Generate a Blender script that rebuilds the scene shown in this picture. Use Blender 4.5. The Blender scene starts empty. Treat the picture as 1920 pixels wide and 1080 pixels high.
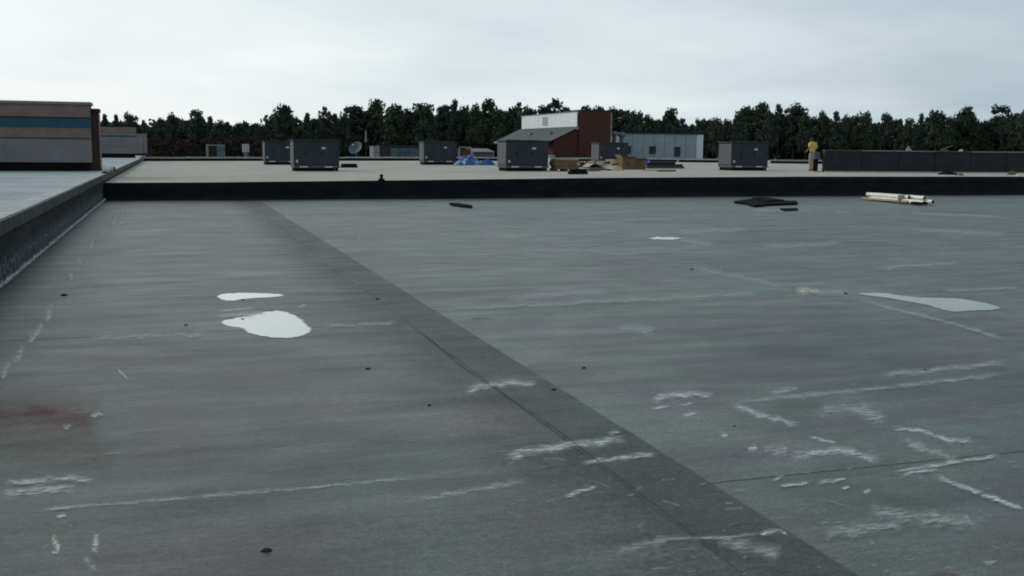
import bpy, bmesh, math, random
from mathutils import Vector, Matrix
R_ = math.radians
scene = bpy.context.scene
COL = scene.collection
rnd = random.Random(7)

# ------------------------------------------------------------------ camera
# World: X right, Y along the left parapet, Z up; z = 0 is the membrane of the lower roof.
F_PX = 1932.0
EYE = Vector((0, 0, 1.75))
_x = Vector((5920, 204, -1932)).normalized()
_y = Vector((-640, 268, -1932)); _y = (_y - _x * _x.dot(_y)).normalized()
_z = _x.cross(_y)
CAM_R = Matrix((_x, _y, _z))
cam_data = bpy.data.cameras.new('camera')
cam_data.sensor_width = 36.0
cam_data.lens = 36.0 * F_PX / 1920.0
cam_data.clip_start = 0.05
cam_data.clip_end = 4000
cam = bpy.data.objects.new('camera', cam_data)
cam.matrix_world = Matrix.Translation(EYE) @ CAM_R.to_4x4()
COL.objects.link(cam)
scene.camera = cam

# ------------------------------------------------------------------ sky, sun, exposure
SUN_AZ = Vector((-0.78, 0.62, 0)).normalized()
SUN_EL = R_(33)
sun_dir = Vector((SUN_AZ.x * math.cos(SUN_EL), SUN_AZ.y * math.cos(SUN_EL), math.sin(SUN_EL)))
world = bpy.data.worlds.new('World'); scene.world = world
world.use_nodes = True
wn = world.node_tree; wn.nodes.clear()
def wnode(t, **k):
    n = wn.nodes.new(t)
    for a, b in k.items(): setattr(n, a, b)
    return n
def wl(a, b): wn.links.new(a, b)
w_out = wnode('ShaderNodeOutputWorld'); w_bg = wnode('ShaderNodeBackground')
w_bg.inputs['Strength'].default_value = 0.1
w_sky = wnode('ShaderNodeTexSky', sky_type='NISHITA', sun_disc=False)
w_sky.sun_elevation = SUN_EL
w_sky.sun_rotation = math.atan2(SUN_AZ.x, SUN_AZ.y)
w_sky.dust_density = 2.0
w_tc = wnode('ShaderNodeTexCoord')
w_sep = wnode('ShaderNodeSeparateXYZ'); wl(w_tc.outputs['Generated'], w_sep.inputs[0])
def wmath(op, a, b=None, clamp=False):
    n = wnode('ShaderNodeMath', operation=op, use_clamp=clamp)
    for i, v in enumerate((a, b)):
        if v is None: continue
        if isinstance(v, (int, float)): n.inputs[i].default_value = v
        else: wl(v, n.inputs[i])
    return n.outputs[0]
# cloud deck: direction projected on a flat layer overhead, so that clouds flatten towards the horizon
zz = wmath('MAXIMUM', w_sep.outputs['Z'], 0.0); zz = wmath('ADD', zz, 0.16)
cx = wmath('DIVIDE', w_sep.outputs['X'], zz); cy = wmath('DIVIDE', w_sep.outputs['Y'], zz)
w_cmb = wnode('ShaderNodeCombineXYZ'); wl(cx, w_cmb.inputs[0]); wl(cy, w_cmb.inputs[1])
w_n1 = wnode('ShaderNodeTexNoise'); w_n1.inputs['Scale'].default_value = 0.7; w_n1.inputs['Detail'].default_value = 4; w_n1.inputs['Roughness'].default_value = 0.5
wl(w_cmb.outputs[0], w_n1.inputs['Vector'])
w_dot = wnode('ShaderNodeVectorMath', operation='DOT_PRODUCT'); wl(w_tc.outputs['Generated'], w_dot.inputs[0]); w_dot.inputs[1].default_value = (SUN_AZ.x, SUN_AZ.y, 0.12)
glow = wmath('MULTIPLY', wmath('ADD', w_dot.outputs['Value'], 0.05), 0.98)
nz = wmath('MULTIPLY', wmath('SUBTRACT', w_n1.outputs['Fac'], 0.5), 1.25)
low = wmath('MULTIPLY', wmath('SUBTRACT', 0.16, w_sep.outputs['Z']), 0.9)
tt = wmath('ADD', wmath('ADD', glow, nz), low)
tt = wmath('ADD', tt, 0.20, clamp=True)
w_ramp = wnode('ShaderNodeValToRGB')
w_ramp.color_ramp.elements[0].position = 0.0; w_ramp.color_ramp.elements[0].color = (0.335, 0.43, 0.49, 1)
w_ramp.color_ramp.elements[1].position = 1.0; w_ramp.color_ramp.elements[1].color = (0.83, 0.875, 0.88, 1)
e = w_ramp.color_ramp.elements.new(0.5); e.color = (0.59, 0.685, 0.725, 1)
wl(tt, w_ramp.inputs[0])
w_mul = wnode('ShaderNodeVectorMath', operation='SCALE'); wl(w_ramp.outputs['Color'], w_mul.inputs[0]); w_mul.inputs['Scale'].default_value = 10.0
w_mix = wnode('ShaderNodeMix', data_type='RGBA'); w_mix.inputs['Factor'].default_value = 0.93
wl(w_sky.outputs['Color'], w_mix.inputs['A']); wl(w_mul.outputs[0], w_mix.inputs['B'])
wl(w_mix.outputs['Result'], w_bg.inputs['Color']); wl(w_bg.outputs[0], w_out.inputs[0])

sun_data = bpy.data.lights.new('sun', 'SUN'); sun_data.energy = 1.0; sun_data.angle = R_(18); sun_data.color = (1.0, 0.96, 0.9)
sun = bpy.data.objects.new('sun', sun_data)
sun.rotation_euler = sun_dir.to_track_quat('Z', 'Y').to_euler(); COL.objects.link(sun)

vs = scene.view_settings
vs.view_transform = 'Standard'; vs.look = 'None'; vs.exposure = 0.14; vs.gamma = 1.0; vs.use_curve_mapping = False
scene.cycles.use_denoising = True
scene.cycles.filter_width = 1.9
scene.cycles.max_bounces = 6
scene.cycles.transparent_max_bounces = 24

# ------------------------------------------------------------------ measuring helpers
def ray(px, py): return CAM_R @ Vector((px - 960, 540 - py, -F_PX))
def onz(px, py, z=0.0):
    d = ray(px, py); return EYE + d * ((z - EYE.z) / d.z)
def atY(px, py, Y):
    d = ray(px, py); return EYE + d * (Y / d.y)
UPX = [-2.05, 1.24, 7.6, 15.0, 23.6, 34.6, 70.0]
UPZ = [0.535, 0.56, 0.61, 0.68, 0.735, 0.75, 0.76]
def zup(X):
    if X <= UPX[0]: return UPZ[0]
    for i in range(len(UPX) - 1):
        if X <= UPX[i + 1]:
            t = (X - UPX[i]) / (UPX[i + 1] - UPX[i]); return UPZ[i] * (1 - t) + UPZ[i + 1] * t
    return UPZ[-1]
def up(px, py):
    z = 0.6
    for _ in range(25):
        p = onz(px, py, z); z = zup(p.x)
    return p

# ------------------------------------------------------------------ materials
def mat(name, color, rough=0.7, spec=0.3, metallic=0.0, noise=None, bump=None, color2=None, nscale=3.0, stretch=(1, 1, 1), lo=0.35, hi=0.65, detail=5, fine=0.0):
    m = bpy.data.materials.new(name); m.use_nodes = True
    nt = m.node_tree; b = nt.nodes['Principled BSDF']
    b.inputs['Roughness'].default_value = rough
    b.inputs['Specular IOR Level'].default_value = spec
    b.inputs['Metallic'].default_value = metallic
    c = (*color, 1)
    b.inputs['Base Color'].default_value = c
    if color2 is not None:
        tc = nt.nodes.new('ShaderNodeTexCoord'); mp = nt.nodes.new('ShaderNodeMapping'); mp.inputs['Scale'].default_value = stretch
        nt.links.new(tc.outputs['Object'], mp.inputs[0])
        n = nt.nodes.new('ShaderNodeTexNoise'); n.inputs['Scale'].default_value = nscale; n.inputs['Detail'].default_value = detail; n.inputs['Roughness'].default_value = 0.62
        nt.links.new(mp.outputs[0], n.inputs['Vector'])
        mr = nt.nodes.new('ShaderNodeMapRange'); mr.inputs['From Min'].default_value = lo; mr.inputs['From Max'].default_value = hi
        nt.links.new(n.outputs['Fac'], mr.inputs['Value'])
        mx = nt.nodes.new('ShaderNodeMix'); mx.data_type = 'RGBA'
        mx.inputs['A'].default_value = c; mx.inputs['B'].default_value = (*color2, 1)
        nt.links.new(mr.outputs[0], mx.inputs['Factor'])
        out = mx.outputs['Result']
        if fine > 0:
            n2 = nt.nodes.new('ShaderNodeTexNoise'); n2.inputs['Scale'].default_value = nscale * 14; n2.inputs['Detail'].default_value = 2
            nt.links.new(mp.outputs[0], n2.inputs['Vector'])
            m2 = nt.nodes.new('ShaderNodeMapRange'); m2.inputs['To Min'].default_value = 1 - fine; m2.inputs['To Max'].default_value = 1 + fine
            m2.inputs['From Min'].default_value = 0.3; m2.inputs['From Max'].default_value = 0.7
            nt.links.new(n2.outputs['Fac'], m2.inputs['Value'])
            sc = nt.nodes.new('ShaderNodeVectorMath'); sc.operation = 'SCALE'
            nt.links.new(out, sc.inputs[0]); nt.links.new(m2.outputs[0], sc.inputs['Scale']); out = sc.outputs[0]
        nt.links.new(out, b.inputs['Base Color'])
        if bump:
            bp = nt.nodes.new('ShaderNodeBump'); bp.inputs['Strength'].default_value = bump; bp.inputs['Distance'].default_value = 0.02
            nt.links.new(n.outputs['Fac'], bp.inputs['Height']); nt.links.new(bp.outputs[0], b.inputs['Normal'])
    return m

def membrane(name, base, seed):
    """weathered black roofing membrane: chalky mottling, broom streaks across the roof, grain"""
    m = bpy.data.materials.new(name); m.use_nodes = True
    nt = m.node_tree; b = nt.nodes['Principled BSDF']; L = nt.links.new
    geo = nt.nodes.new('ShaderNodeNewGeometry')
    def noise(scale, sx, sy, detail, off):
        mp = nt.nodes.new('ShaderNodeMapping'); mp.inputs['Scale'].default_value = (sx, sy, 1); mp.inputs['Location'].default_value = (off, off * 1.7, 0)
        mp.inputs['Rotation'].default_value = (0, 0, R_(2.0) if sx < sy else 0)
        L(geo.outputs['Position'], mp.inputs[0])
        n = nt.nodes.new('ShaderNodeTexNoise'); n.inputs['Scale'].default_value = scale; n.inputs['Detail'].default_value = detail; n.inputs['Roughness'].default_value = 0.6
        L(mp.outputs[0], n.inputs['Vector']); return n.outputs['Fac']
    def rng(v, a, c, lo=0.3, hi=0.7):
        r = nt.nodes.new('ShaderNodeMapRange'); r.inputs['From Min'].default_value = lo; r.inputs['From Max'].default_value = hi
        r.inputs['To Min'].default_value = a; r.inputs['To Max'].default_value = c; L(v, r.inputs['Value']); return r.outputs[0]
    def mul(a, c):
        x = nt.nodes.new('ShaderNodeMath'); x.operation = 'MULTIPLY'; L(a, x.inputs[0]); L(c, x.inputs[1]); return x.outputs[0]
    big = rng(noise(0.30, 1, 1, 4, 2.5), 0.62, 1.42)
    streak = rng(noise(1.0, 0.35, 4.0, 5, seed + 3), 0.80, 1.22)
    fstreak = rng(noise(6.0, 0.22, 5.0, 4, seed + 9), 0.90, 1.10)
    cloud = rng(noise(1.7, 1, 1.3, 6, seed + 5), 0.72, 1.30)
    grain = rng(noise(60, 1, 1, 2, seed), 0.62, 1.38)
    grain2 = rng(noise(15, 1, 1.6, 4, seed), 0.76, 1.24)
    f = mul(mul(mul(big, streak), mul(fstreak, cloud)), mul(grain, grain2))
    # hue drifts between greenish and purplish grey
    hue = rng(noise(0.9, 1, 1, 3, seed + 21), 0, 1, 0.38, 0.62)
    mx = nt.nodes.new('ShaderNodeMix'); mx.data_type = 'RGBA'
    mx.inputs['A'].default_value = (base[0] * 1.09, base[1] * 0.98, base[2] * 1.04, 1)
    mx.inputs['B'].default_value = (base[0] * 0.88, base[1] * 1.05, base[2] * 0.97, 1)
    L(hue, mx.inputs['Factor'])
    sc = nt.nodes.new('ShaderNodeVectorMath'); sc.operation = 'SCALE'; L(mx.outputs['Result'], sc.inputs[0]); L(f, sc.inputs['Scale'])
    # scattered chalk specks
    spn = noise(26, 1, 1.5, 2, seed + 40)
    spm = rng(noise(0.5, 1, 1, 3, seed + 50), 0.0, 1.0, 0.5, 0.68)
    sp = mul(rng(spn, 0, 0.55, 0.70, 0.78), spm)
    m2 = nt.nodes.new('ShaderNodeMix'); m2.data_type = 'RGBA'; m2.inputs['B'].default_value = (0.30, 0.33, 0.33, 1)
    L(sp, m2.inputs['Factor']); L(sc.outputs[0], m2.inputs['A'])
    L(m2.outputs['Result'], b.inputs['Base Color'])
    r = rng(noise(1.6, 0.5, 2.0, 4, seed + 13), 0.40, 0.56)
    L(r, b.inputs['Roughness']); b.inputs['Specular IOR Level'].default_value = 0.52
    bp = nt.nodes.new('ShaderNodeBump'); bp.inputs['Strength'].default_value = 0.25; bp.inputs['Distance'].default_value = 0.01
    L(noise(9, 0.5, 2, 4, seed + 2), bp.inputs['Height']); L(bp.outputs[0], b.inputs['Normal'])
    return m

def decal(name, color, strength, nscale=12.0, stretch=(0.7, 3.0, 1), brk=2.9, rag=20.0):
    """thin chalk, paint or dust mark: opaque in the middle, breaking up towards its edge"""
    m = bpy.data.materials.new(name); m.use_nodes = True
    nt = m.node_tree; L = nt.links.new; b = nt.nodes['Principled BSDF']
    b.inputs['Base Color'].default_value = (*color, 1); b.inputs['Roughness'].default_value = 0.8; b.inputs['Specular IOR Level'].default_value = 0.2
    uv = nt.nodes.new('ShaderNodeUVMap'); uv.uv_map = 'UVMap'
    sp = nt.nodes.new('ShaderNodeSeparateXYZ'); L(uv.outputs[0], sp.inputs[0])
    def mt(op, a, c=None):
        x = nt.nodes.new('ShaderNodeMath'); x.operation = op
        for i, v in enumerate((a, c)):
            if v is None: continue
            if isinstance(v, (int, float)): x.inputs[i].default_value = v
            else: L(v, x.inputs[i])
        return x.outputs[0]
    def tent(v): return mt('SUBTRACT', 1.0, mt('ABSOLUTE', mt('SUBTRACT', mt('MULTIPLY', v, 2.0), 1.0)))
    geo0 = nt.nodes.new('ShaderNodeNewGeometry'); nd = nt.nodes.new('ShaderNodeTexNoise'); nd.inputs['Scale'].default_value = rag; nd.inputs['Detail'].default_value = 5; nd.inputs['Roughness'].default_value = 0.7
    mp0 = nt.nodes.new('ShaderNodeMapping'); mp0.inputs['Scale'].default_value = (1, 1.6, 1); L(geo0.outputs['Position'], mp0.inputs[0]); L(mp0.outputs[0], nd.inputs['Vector'])
    vy = mt('MAXIMUM', mt('MINIMUM', mt('ADD', sp.outputs['Y'], mt('MULTIPLY', mt('MULTIPLY', mt('SUBTRACT', nd.outputs['Fac'], 0.5), tent(sp.outputs['Y'])), 1.5)), 1.0), 0.0)
    edge = tent(vy); ends = mt('MINIMUM', mt('MULTIPLY', tent(sp.outputs['X']), 3.0), 1.0)
    geo = nt.nodes.new('ShaderNodeNewGeometry'); mp = nt.nodes.new('ShaderNodeMapping'); mp.inputs['Scale'].default_value = stretch
    L(geo.outputs['Position'], mp.inputs[0])
    n = nt.nodes.new('ShaderNodeTexNoise'); n.inputs['Scale'].default_value = nscale; n.inputs['Detail'].default_value = 6; n.inputs['Roughness'].default_value = 0.7
    L(mp.outputs[0], n.inputs['Vector'])
    core = mt('POWER', mt('MINIMUM', edge, ends), 1.6)
    mr = nt.nodes.new('ShaderNodeMapRange'); mr.inputs['From Min'].default_value = 0.5 - 0.34 / brk; mr.inputs['From Max'].default_value = 0.5 + 0.46 / brk
    L(n.outputs['Fac'], mr.inputs['Value'])
    a = mt('MINIMUM', mt('MULTIPLY', mt('MULTIPLY', core, mr.outputs[0]), strength * 2.0), strength)
    L(a, b.inputs['Alpha'])
    return m

M = {}
M['sheet_a'] = membrane('membrane left', (0.067, 0.067, 0.060), 1.0)
M['sheet_b'] = membrane('membrane middle', (0.083, 0.087, 0.079), 4.0)
M['sheet_c'] = membrane('membrane right', (0.077, 0.084, 0.078), 9.0)
M['strip'] = membrane('membrane cover strip', (0.060, 0.060, 0.056), 14.0)
M['scrap'] = mat('black rubber', (0.008, 0.008, 0.009), 0.9, 0.04, color2=(0.015, 0.015, 0.016), nscale=8)
M['blackwall'] = mat('black wall membrane', (0.008, 0.0085, 0.011), 0.8, 0.1, color2=(0.018, 0.018, 0.020), nscale=1.5, stretch=(1, 1, 3), fine=0.15, bump=0.3)
M['parapet'] = mat('parapet membrane', (0.008, 0.0095, 0.012), 0.8, 0.12, color2=(0.034, 0.040, 0.046), nscale=2.2, stretch=(1, .35, 2), lo=0.45, hi=0.8, fine=0.2, bump=0.4)
M['coping'] = mat('weathered coping metal', (0.062, 0.067, 0.066), 0.7, 0.25, color2=(0.012, 0.013, 0.015), nscale=5, stretch=(1, 1.2, .5), lo=0.4, hi=0.62, fine=0.25)
M['copingtop'] = mat('chalky coping top', (0.46, 0.47, 0.46), 0.8, 0.2, color2=(0.30, 0.31, 0.305), nscale=3, fine=0.2)
M['uproof'] = mat('pale gravel roofing', (0.46, 0.42, 0.36), 0.85, 0.12, color2=(0.32, 0.30, 0.265), nscale=0.6, stretch=(.4, 1.0, 1), fine=0.16, lo=0.3, hi=0.72)
M['leftroof'] = mat('pale grey roofing', (0.40, 0.42, 0.435), 0.8, 0.25, color2=(0.25, 0.265, 0.275), nscale=0.7, stretch=(1, 1.2, 1), fine=0.14, lo=0.3, hi=0.7)
M['rearroof'] = mat('rear roofing', (0.2, 0.2, 0.19), 0.9, 0.2, color2=(0.13, 0.13, 0.125), nscale=0.6)
M['conc'] = mat('building wall', (0.3, 0.28, 0.25), 0.9, 0.2, color2=(0.22, 0.21, 0.19), nscale=1)
M['ground'] = mat('grass and dirt', (0.05, 0.06, 0.025), 0.95, 0.1, color2=(0.12, 0.10, 0.06), nscale=0.05)
M['brown'] = mat('brown stucco', (0.235, 0.175, 0.145), 0.9, 0.1, color2=(0.185, 0.14, 0.12), nscale=1.6, fine=0.08)
M['teal'] = mat('teal stucco band', (0.032, 0.10, 0.125), 0.9, 0.1, color2=(0.036, 0.082, 0.103), nscale=1.6, fine=0.08)
M['greystucco'] = mat('grey stucco', (0.235, 0.212, 0.212), 0.9, 0.1, color2=(0.185, 0.172, 0.176), nscale=1.0, fine=0.08)
M['redbrown'] = mat('red brown stucco', (0.095, 0.055, 0.046), 0.9, 0.1, color2=(0.07, 0.043, 0.038), nscale=1.5, fine=0.1)
M['pink'] = mat('pale pinkish strip', (0.36, 0.29, 0.27), 0.8, 0.2, color2=(0.28, 0.23, 0.22), nscale=3)
M['darktrim'] = mat('dark trim', (0.020, 0.020, 0.022), 0.7, 0.3, color2=(0.032, 0.030, 0.030), nscale=3)
M['cabinet'] = mat('slate grey enamel', (0.029, 0.034, 0.040), 0.6, 0.2, color2=(0.040, 0.046, 0.052), nscale=1.2, stretch=(1, 1, .4), fine=0.08)
M['coil'] = mat('galvanised coil guard', (0.115, 0.125, 0.132), 0.6, 0.3, color2=(0.08, 0.088, 0.094), nscale=9, stretch=(1, 1, 4))
M['rail'] = mat('galvanised base rail', (0.13, 0.135, 0.145), 0.5, 0.4, metallic=0.3, color2=(0.06, 0.063, 0.07), nscale=5)
M['white'] = mat('white plastic', (0.72, 0.72, 0.68), 0.5, 0.4, color2=(0.55, 0.55, 0.50), nscale=6)
M['badge'] = mat('badge white', (0.62, 0.64, 0.64), 0.5, 0.3, color2=(0.45, 0.47, 0.48), nscale=8)
M['brick'] = None
M['shingle'] = mat('grey shingles', (0.10, 0.115, 0.115), 0.85, 0.2, color2=(0.065, 0.075, 0.078), nscale=2.2, stretch=(3, 1, 1), fine=0.15)
M['clerestory'] = mat('white metal siding', (0.74, 0.77, 0.78), 0.6, 0.3, color2=(0.64, 0.68, 0.70), nscale=1, stretch=(1, 3, .3))
M['fascia'] = mat('weathered white trim', (0.40, 0.39, 0.38), 0.7, 0.2, color2=(0.28, 0.27, 0.27), nscale=4)
M['block'] = mat('painted block', (0.36, 0.41, 0.44), 0.85, 0.2, color2=(0.29, 0.335, 0.365), nscale=0.9, fine=0.1)
M['glass'] = mat('dark window glass', (0.012, 0.014, 0.016), 0.12, 0.5, color2=(0.02, 0.022, 0.026), nscale=1)
M['tarp'] = mat('blue tarpaulin', (0.024, 0.075, 0.21), 0.45, 0.4, color2=(0.55, 0.62, 0.68), nscale=3.2, lo=0.53, hi=0.62, bump=0.4)  # pale noise patches are highlights painted into the blue
M['wood'] = mat('raw lumber', (0.26, 0.185, 0.11), 0.85, 0.2, color2=(0.17, 0.115, 0.065), nscale=3, stretch=(1, 6, 6))
M['woodgrey'] = mat('weathered lumber', (0.13, 0.11, 0.085), 0.9, 0.2, color2=(0.07, 0.06, 0.05), nscale=3, stretch=(1, 6, 6))
M['card'] = mat('cardboard', (0.215, 0.145, 0.085), 0.9, 0.1, color2=(0.15, 0.10, 0.06), nscale=2.5)
M['tan'] = mat('insulation board', (0.42, 0.36, 0.25), 0.9, 0.1, color2=(0.31, 0.26, 0.18), nscale=4)
M['cream'] = mat('crumpled facer sheet', (0.50, 0.46, 0.37), 0.8, 0.2, color2=(0.30, 0.26, 0.19), nscale=5)
M['greenlid'] = mat('green plastic', (0.05, 0.14, 0.08), 0.5, 0.4, color2=(0.2, 0.28, 0.22), nscale=5)
M['dimwhite'] = mat('dusty off white', (0.24, 0.245, 0.235), 0.8, 0.2, color2=(0.17, 0.175, 0.17), nscale=4)
M['steel'] = mat('grey steel', (0.15, 0.165, 0.17), 0.6, 0.4, metallic=0.2, color2=(0.10, 0.11, 0.115), nscale=5)
M['tealsteel'] = mat('teal grey sheet metal', (0.10, 0.15, 0.165), 0.6, 0.4, color2=(0.05, 0.08, 0.09), nscale=3)
M['bark'] = mat('pine bark', (0.085, 0.062, 0.048), 0.95, 0.1, color2=(0.045, 0.034, 0.028), nscale=1.2, stretch=(2, 2, .4))
M['pipe'] = mat('off white pipe', (0.80, 0.78, 0.68), 0.4, 0.4, color2=(0.66, 0.63, 0.52), nscale=2)
M['pipein'] = mat('pipe bore', (0.02, 0.018, 0.015), 0.9, 0.1, color2=(0.03, 0.026, 0.02), nscale=4)
M['pebble'] = mat('tar crumb', (0.02, 0.018, 0.016), 0.9, 0.2, color2=(0.045, 0.036, 0.03), nscale=30)
M['dwall'] = mat('dark divider membrane', (0.026, 0.027, 0.031), 0.8, 0.12, color2=(0.040, 0.038, 0.041), nscale=1.1, stretch=(1, 1, 2), fine=0.15, bump=0.3)
M['scuff'] = decal('chalk scuff', (0.58, 0.61, 0.60), 0.80, 14.0, brk=2.7)
M['scuff_fine'] = decal('fine chalk scuff', (0.36, 0.39, 0.385), 0.45, brk=2.6)
M['scuff_soft'] = decal('faint chalk', (0.40, 0.43, 0.42), 0.75, 8.0, brk=2.0)
M['scuff_dust'] = decal('tan dust', (0.55, 0.53, 0.47), 1.0, 9.0, (1.6, 0.8, 1), 1.2)
M['red'] = decal('red primer stain', (0.15, 0.055, 0.05), 0.50, 3.0, (0.8, 2.2, 1), 1.3)
M['olive'] = decal('olive stain', (0.10, 0.10, 0.055), 0.26, 3.0, (0.8, 2.2, 1), 1.4)
M['dark_line'] = decal('dark lap edge line', (0.022, 0.023, 0.025), 0.5, 2.0, (2, .5, 1), 1.1)  # thin dark line along lap edges
M['chalkband'] = decal('blue grey chalk splash', (0.20, 0.24, 0.26), 0.55, 5.0, (1, 1.4, 3), 2.6)
M['dirt'] = decal('dark seam grime', (0.030, 0.031, 0.033), 0.26, 1.5, (1, .6, 1), 0.7)
M['shirt'] = mat('yellow shirt', (0.72, 0.52, 0.19), 0.9, 0.05, color2=(0.60, 0.42, 0.14), nscale=6)
M['trousers'] = mat('tan trousers', (0.44, 0.36, 0.23), 0.9, 0.1, color2=(0.30, 0.24, 0.15), nscale=5)
M['skin'] = mat('skin', (0.30, 0.17, 0.11), 0.6, 0.3, color2=(0.26, 0.14, 0.09), nscale=9)
M['hair'] = mat('dark hair', (0.015, 0.012, 0.01), 0.7, 0.2, color2=(0.025, 0.02, 0.016), nscale=30)
M['boot'] = mat('dark boots', (0.03, 0.025, 0.02), 0.7, 0.2, color2=(0.05, 0.04, 0.03), nscale=9)

def brick_mat():
    m = bpy.data.materials.new('red brick'); m.use_nodes = True; nt = m.node_tree; b = nt.nodes['Principled BSDF']
    geo = nt.nodes.new('ShaderNodeNewGeometry'); mp = nt.nodes.new('ShaderNodeMapping'); mp.inputs['Rotation'].default_value = (R_(90), 0, 0)
    nt.links.new(geo.outputs['Position'], mp.inputs[0])
    br = nt.nodes.new('ShaderNodeTexBrick'); br.inputs['Scale'].default_value = 4.0
    br.inputs['Color1'].default_value = (0.095, 0.042, 0.031, 1); br.inputs['Color2'].default_value = (0.066, 0.031, 0.025, 1); br.inputs['Mortar'].default_value = (0.08, 0.05, 0.045, 1)
    nt.links.new(mp.outputs[0], br.inputs['Vector']); nt.links.new(br.outputs['Color'], b.inputs['Base Color'])
    b.inputs['Roughness'].default_value = 0.9; b.inputs['Specular IOR Level'].default_value = 0.1
    return m
M['brick'] = brick_mat()

def leaf_mat(name, a, c):
    m = mat(name, a, 1.0, 0.0, color2=c, nscale=0.9, lo=0.38, hi=0.62)
    b = m.node_tree.nodes['Principled BSDF']
    return m
M['pine'] = leaf_mat('pine needles', (0.058, 0.075, 0.054), (0.070, 0.088, 0.060))  # green leaf colours below too are raised to stand in for haze
M['pine2'] = leaf_mat('dark pine needles', (0.052, 0.069, 0.057), (0.064, 0.082, 0.064))
M['oak'] = leaf_mat('dense leaves', (0.054, 0.070, 0.050), (0.067, 0.084, 0.057))

M['brush'] = leaf_mat('bare brown brush', (0.040, 0.030, 0.026), (0.060, 0.045, 0.040))
def water_mat(name, sky_tone, coat=1.0):  # pale base colour adds sky brightness that the water's reflection lacks
    m = bpy.data.materials.new(name); m.use_nodes = True; nt = m.node_tree; b = nt.nodes['Principled BSDF']
    b.inputs['Base Color'].default_value = (*sky_tone, 1); b.inputs['Roughness'].default_value = 0.03
    b.inputs['IOR'].default_value = 1.333
    b.inputs['Coat Weight'].default_value = coat; b.inputs['Coat Roughness'].default_value = 0.02
    geo = nt.nodes.new('ShaderNodeNewGeometry'); n = nt.nodes.new('ShaderNodeTexNoise'); n.inputs['Scale'].default_value = 2.5
    nt.links.new(geo.outputs['Position'], n.inputs['Vector'])
    uv = nt.nodes.new('ShaderNodeUVMap'); uv.uv_map = 'UVMap'; sp = nt.nodes.new('ShaderNodeSeparateXYZ'); nt.links.new(uv.outputs[0], sp.inputs[0])
    n3 = nt.nodes.new('ShaderNodeTexNoise'); n3.inputs['Scale'].default_value = 9; n3.inputs['Detail'].default_value = 5; nt.links.new(geo.outputs['Position'], n3.inputs['Vector'])
    ad = nt.nodes.new('ShaderNodeMath'); ad.operation = 'ADD'; nt.links.new(sp.outputs['Y'], ad.inputs[0]); nt.links.new(n3.outputs['Fac'], ad.inputs[1])
    mr = nt.nodes.new('ShaderNodeMapRange'); mr.inputs['From Min'].default_value = 0.5; mr.inputs['From Max'].default_value = 1.25; nt.links.new(ad.outputs[0], mr.inputs['Value'])
    nt.links.new(mr.outputs[0], b.inputs['Alpha'])
    n4 = nt.nodes.new('ShaderNodeTexNoise'); n4.inputs['Scale'].default_value = 1.6; n4.inputs['Detail'].default_value = 4; nt.links.new(geo.outputs['Position'], n4.inputs['Vector'])
    mx = nt.nodes.new('ShaderNodeMix'); mx.data_type = 'RGBA'; mx.inputs['A'].default_value = (sky_tone[0] * .72, sky_tone[1] * .74, sky_tone[2] * .74, 1); mx.inputs['B'].default_value = (sky_tone[0] * 1.1, sky_tone[1] * 1.1, sky_tone[2] * 1.08, 1)
    nt.links.new(n4.outputs['Fac'], mx.inputs['Factor']); nt.links.new(mx.outputs['Result'], b.inputs['Base Color'])
    bp = nt.nodes.new('ShaderNodeBump'); bp.inputs['Strength'].default_value = 0.03; bp.inputs['Distance'].default_value = 0.01
    nt.links.new(n.outputs['Fac'], bp.inputs['Height']); nt.links.new(bp.outputs[0], b.inputs['Normal'])
    return m
M['water'] = water_mat('sky toned rain water', (0.44, 0.425, 0.375))
M['water2'] = water_mat('thin rain water', (0.20, 0.22, 0.215), 0.0)

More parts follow.
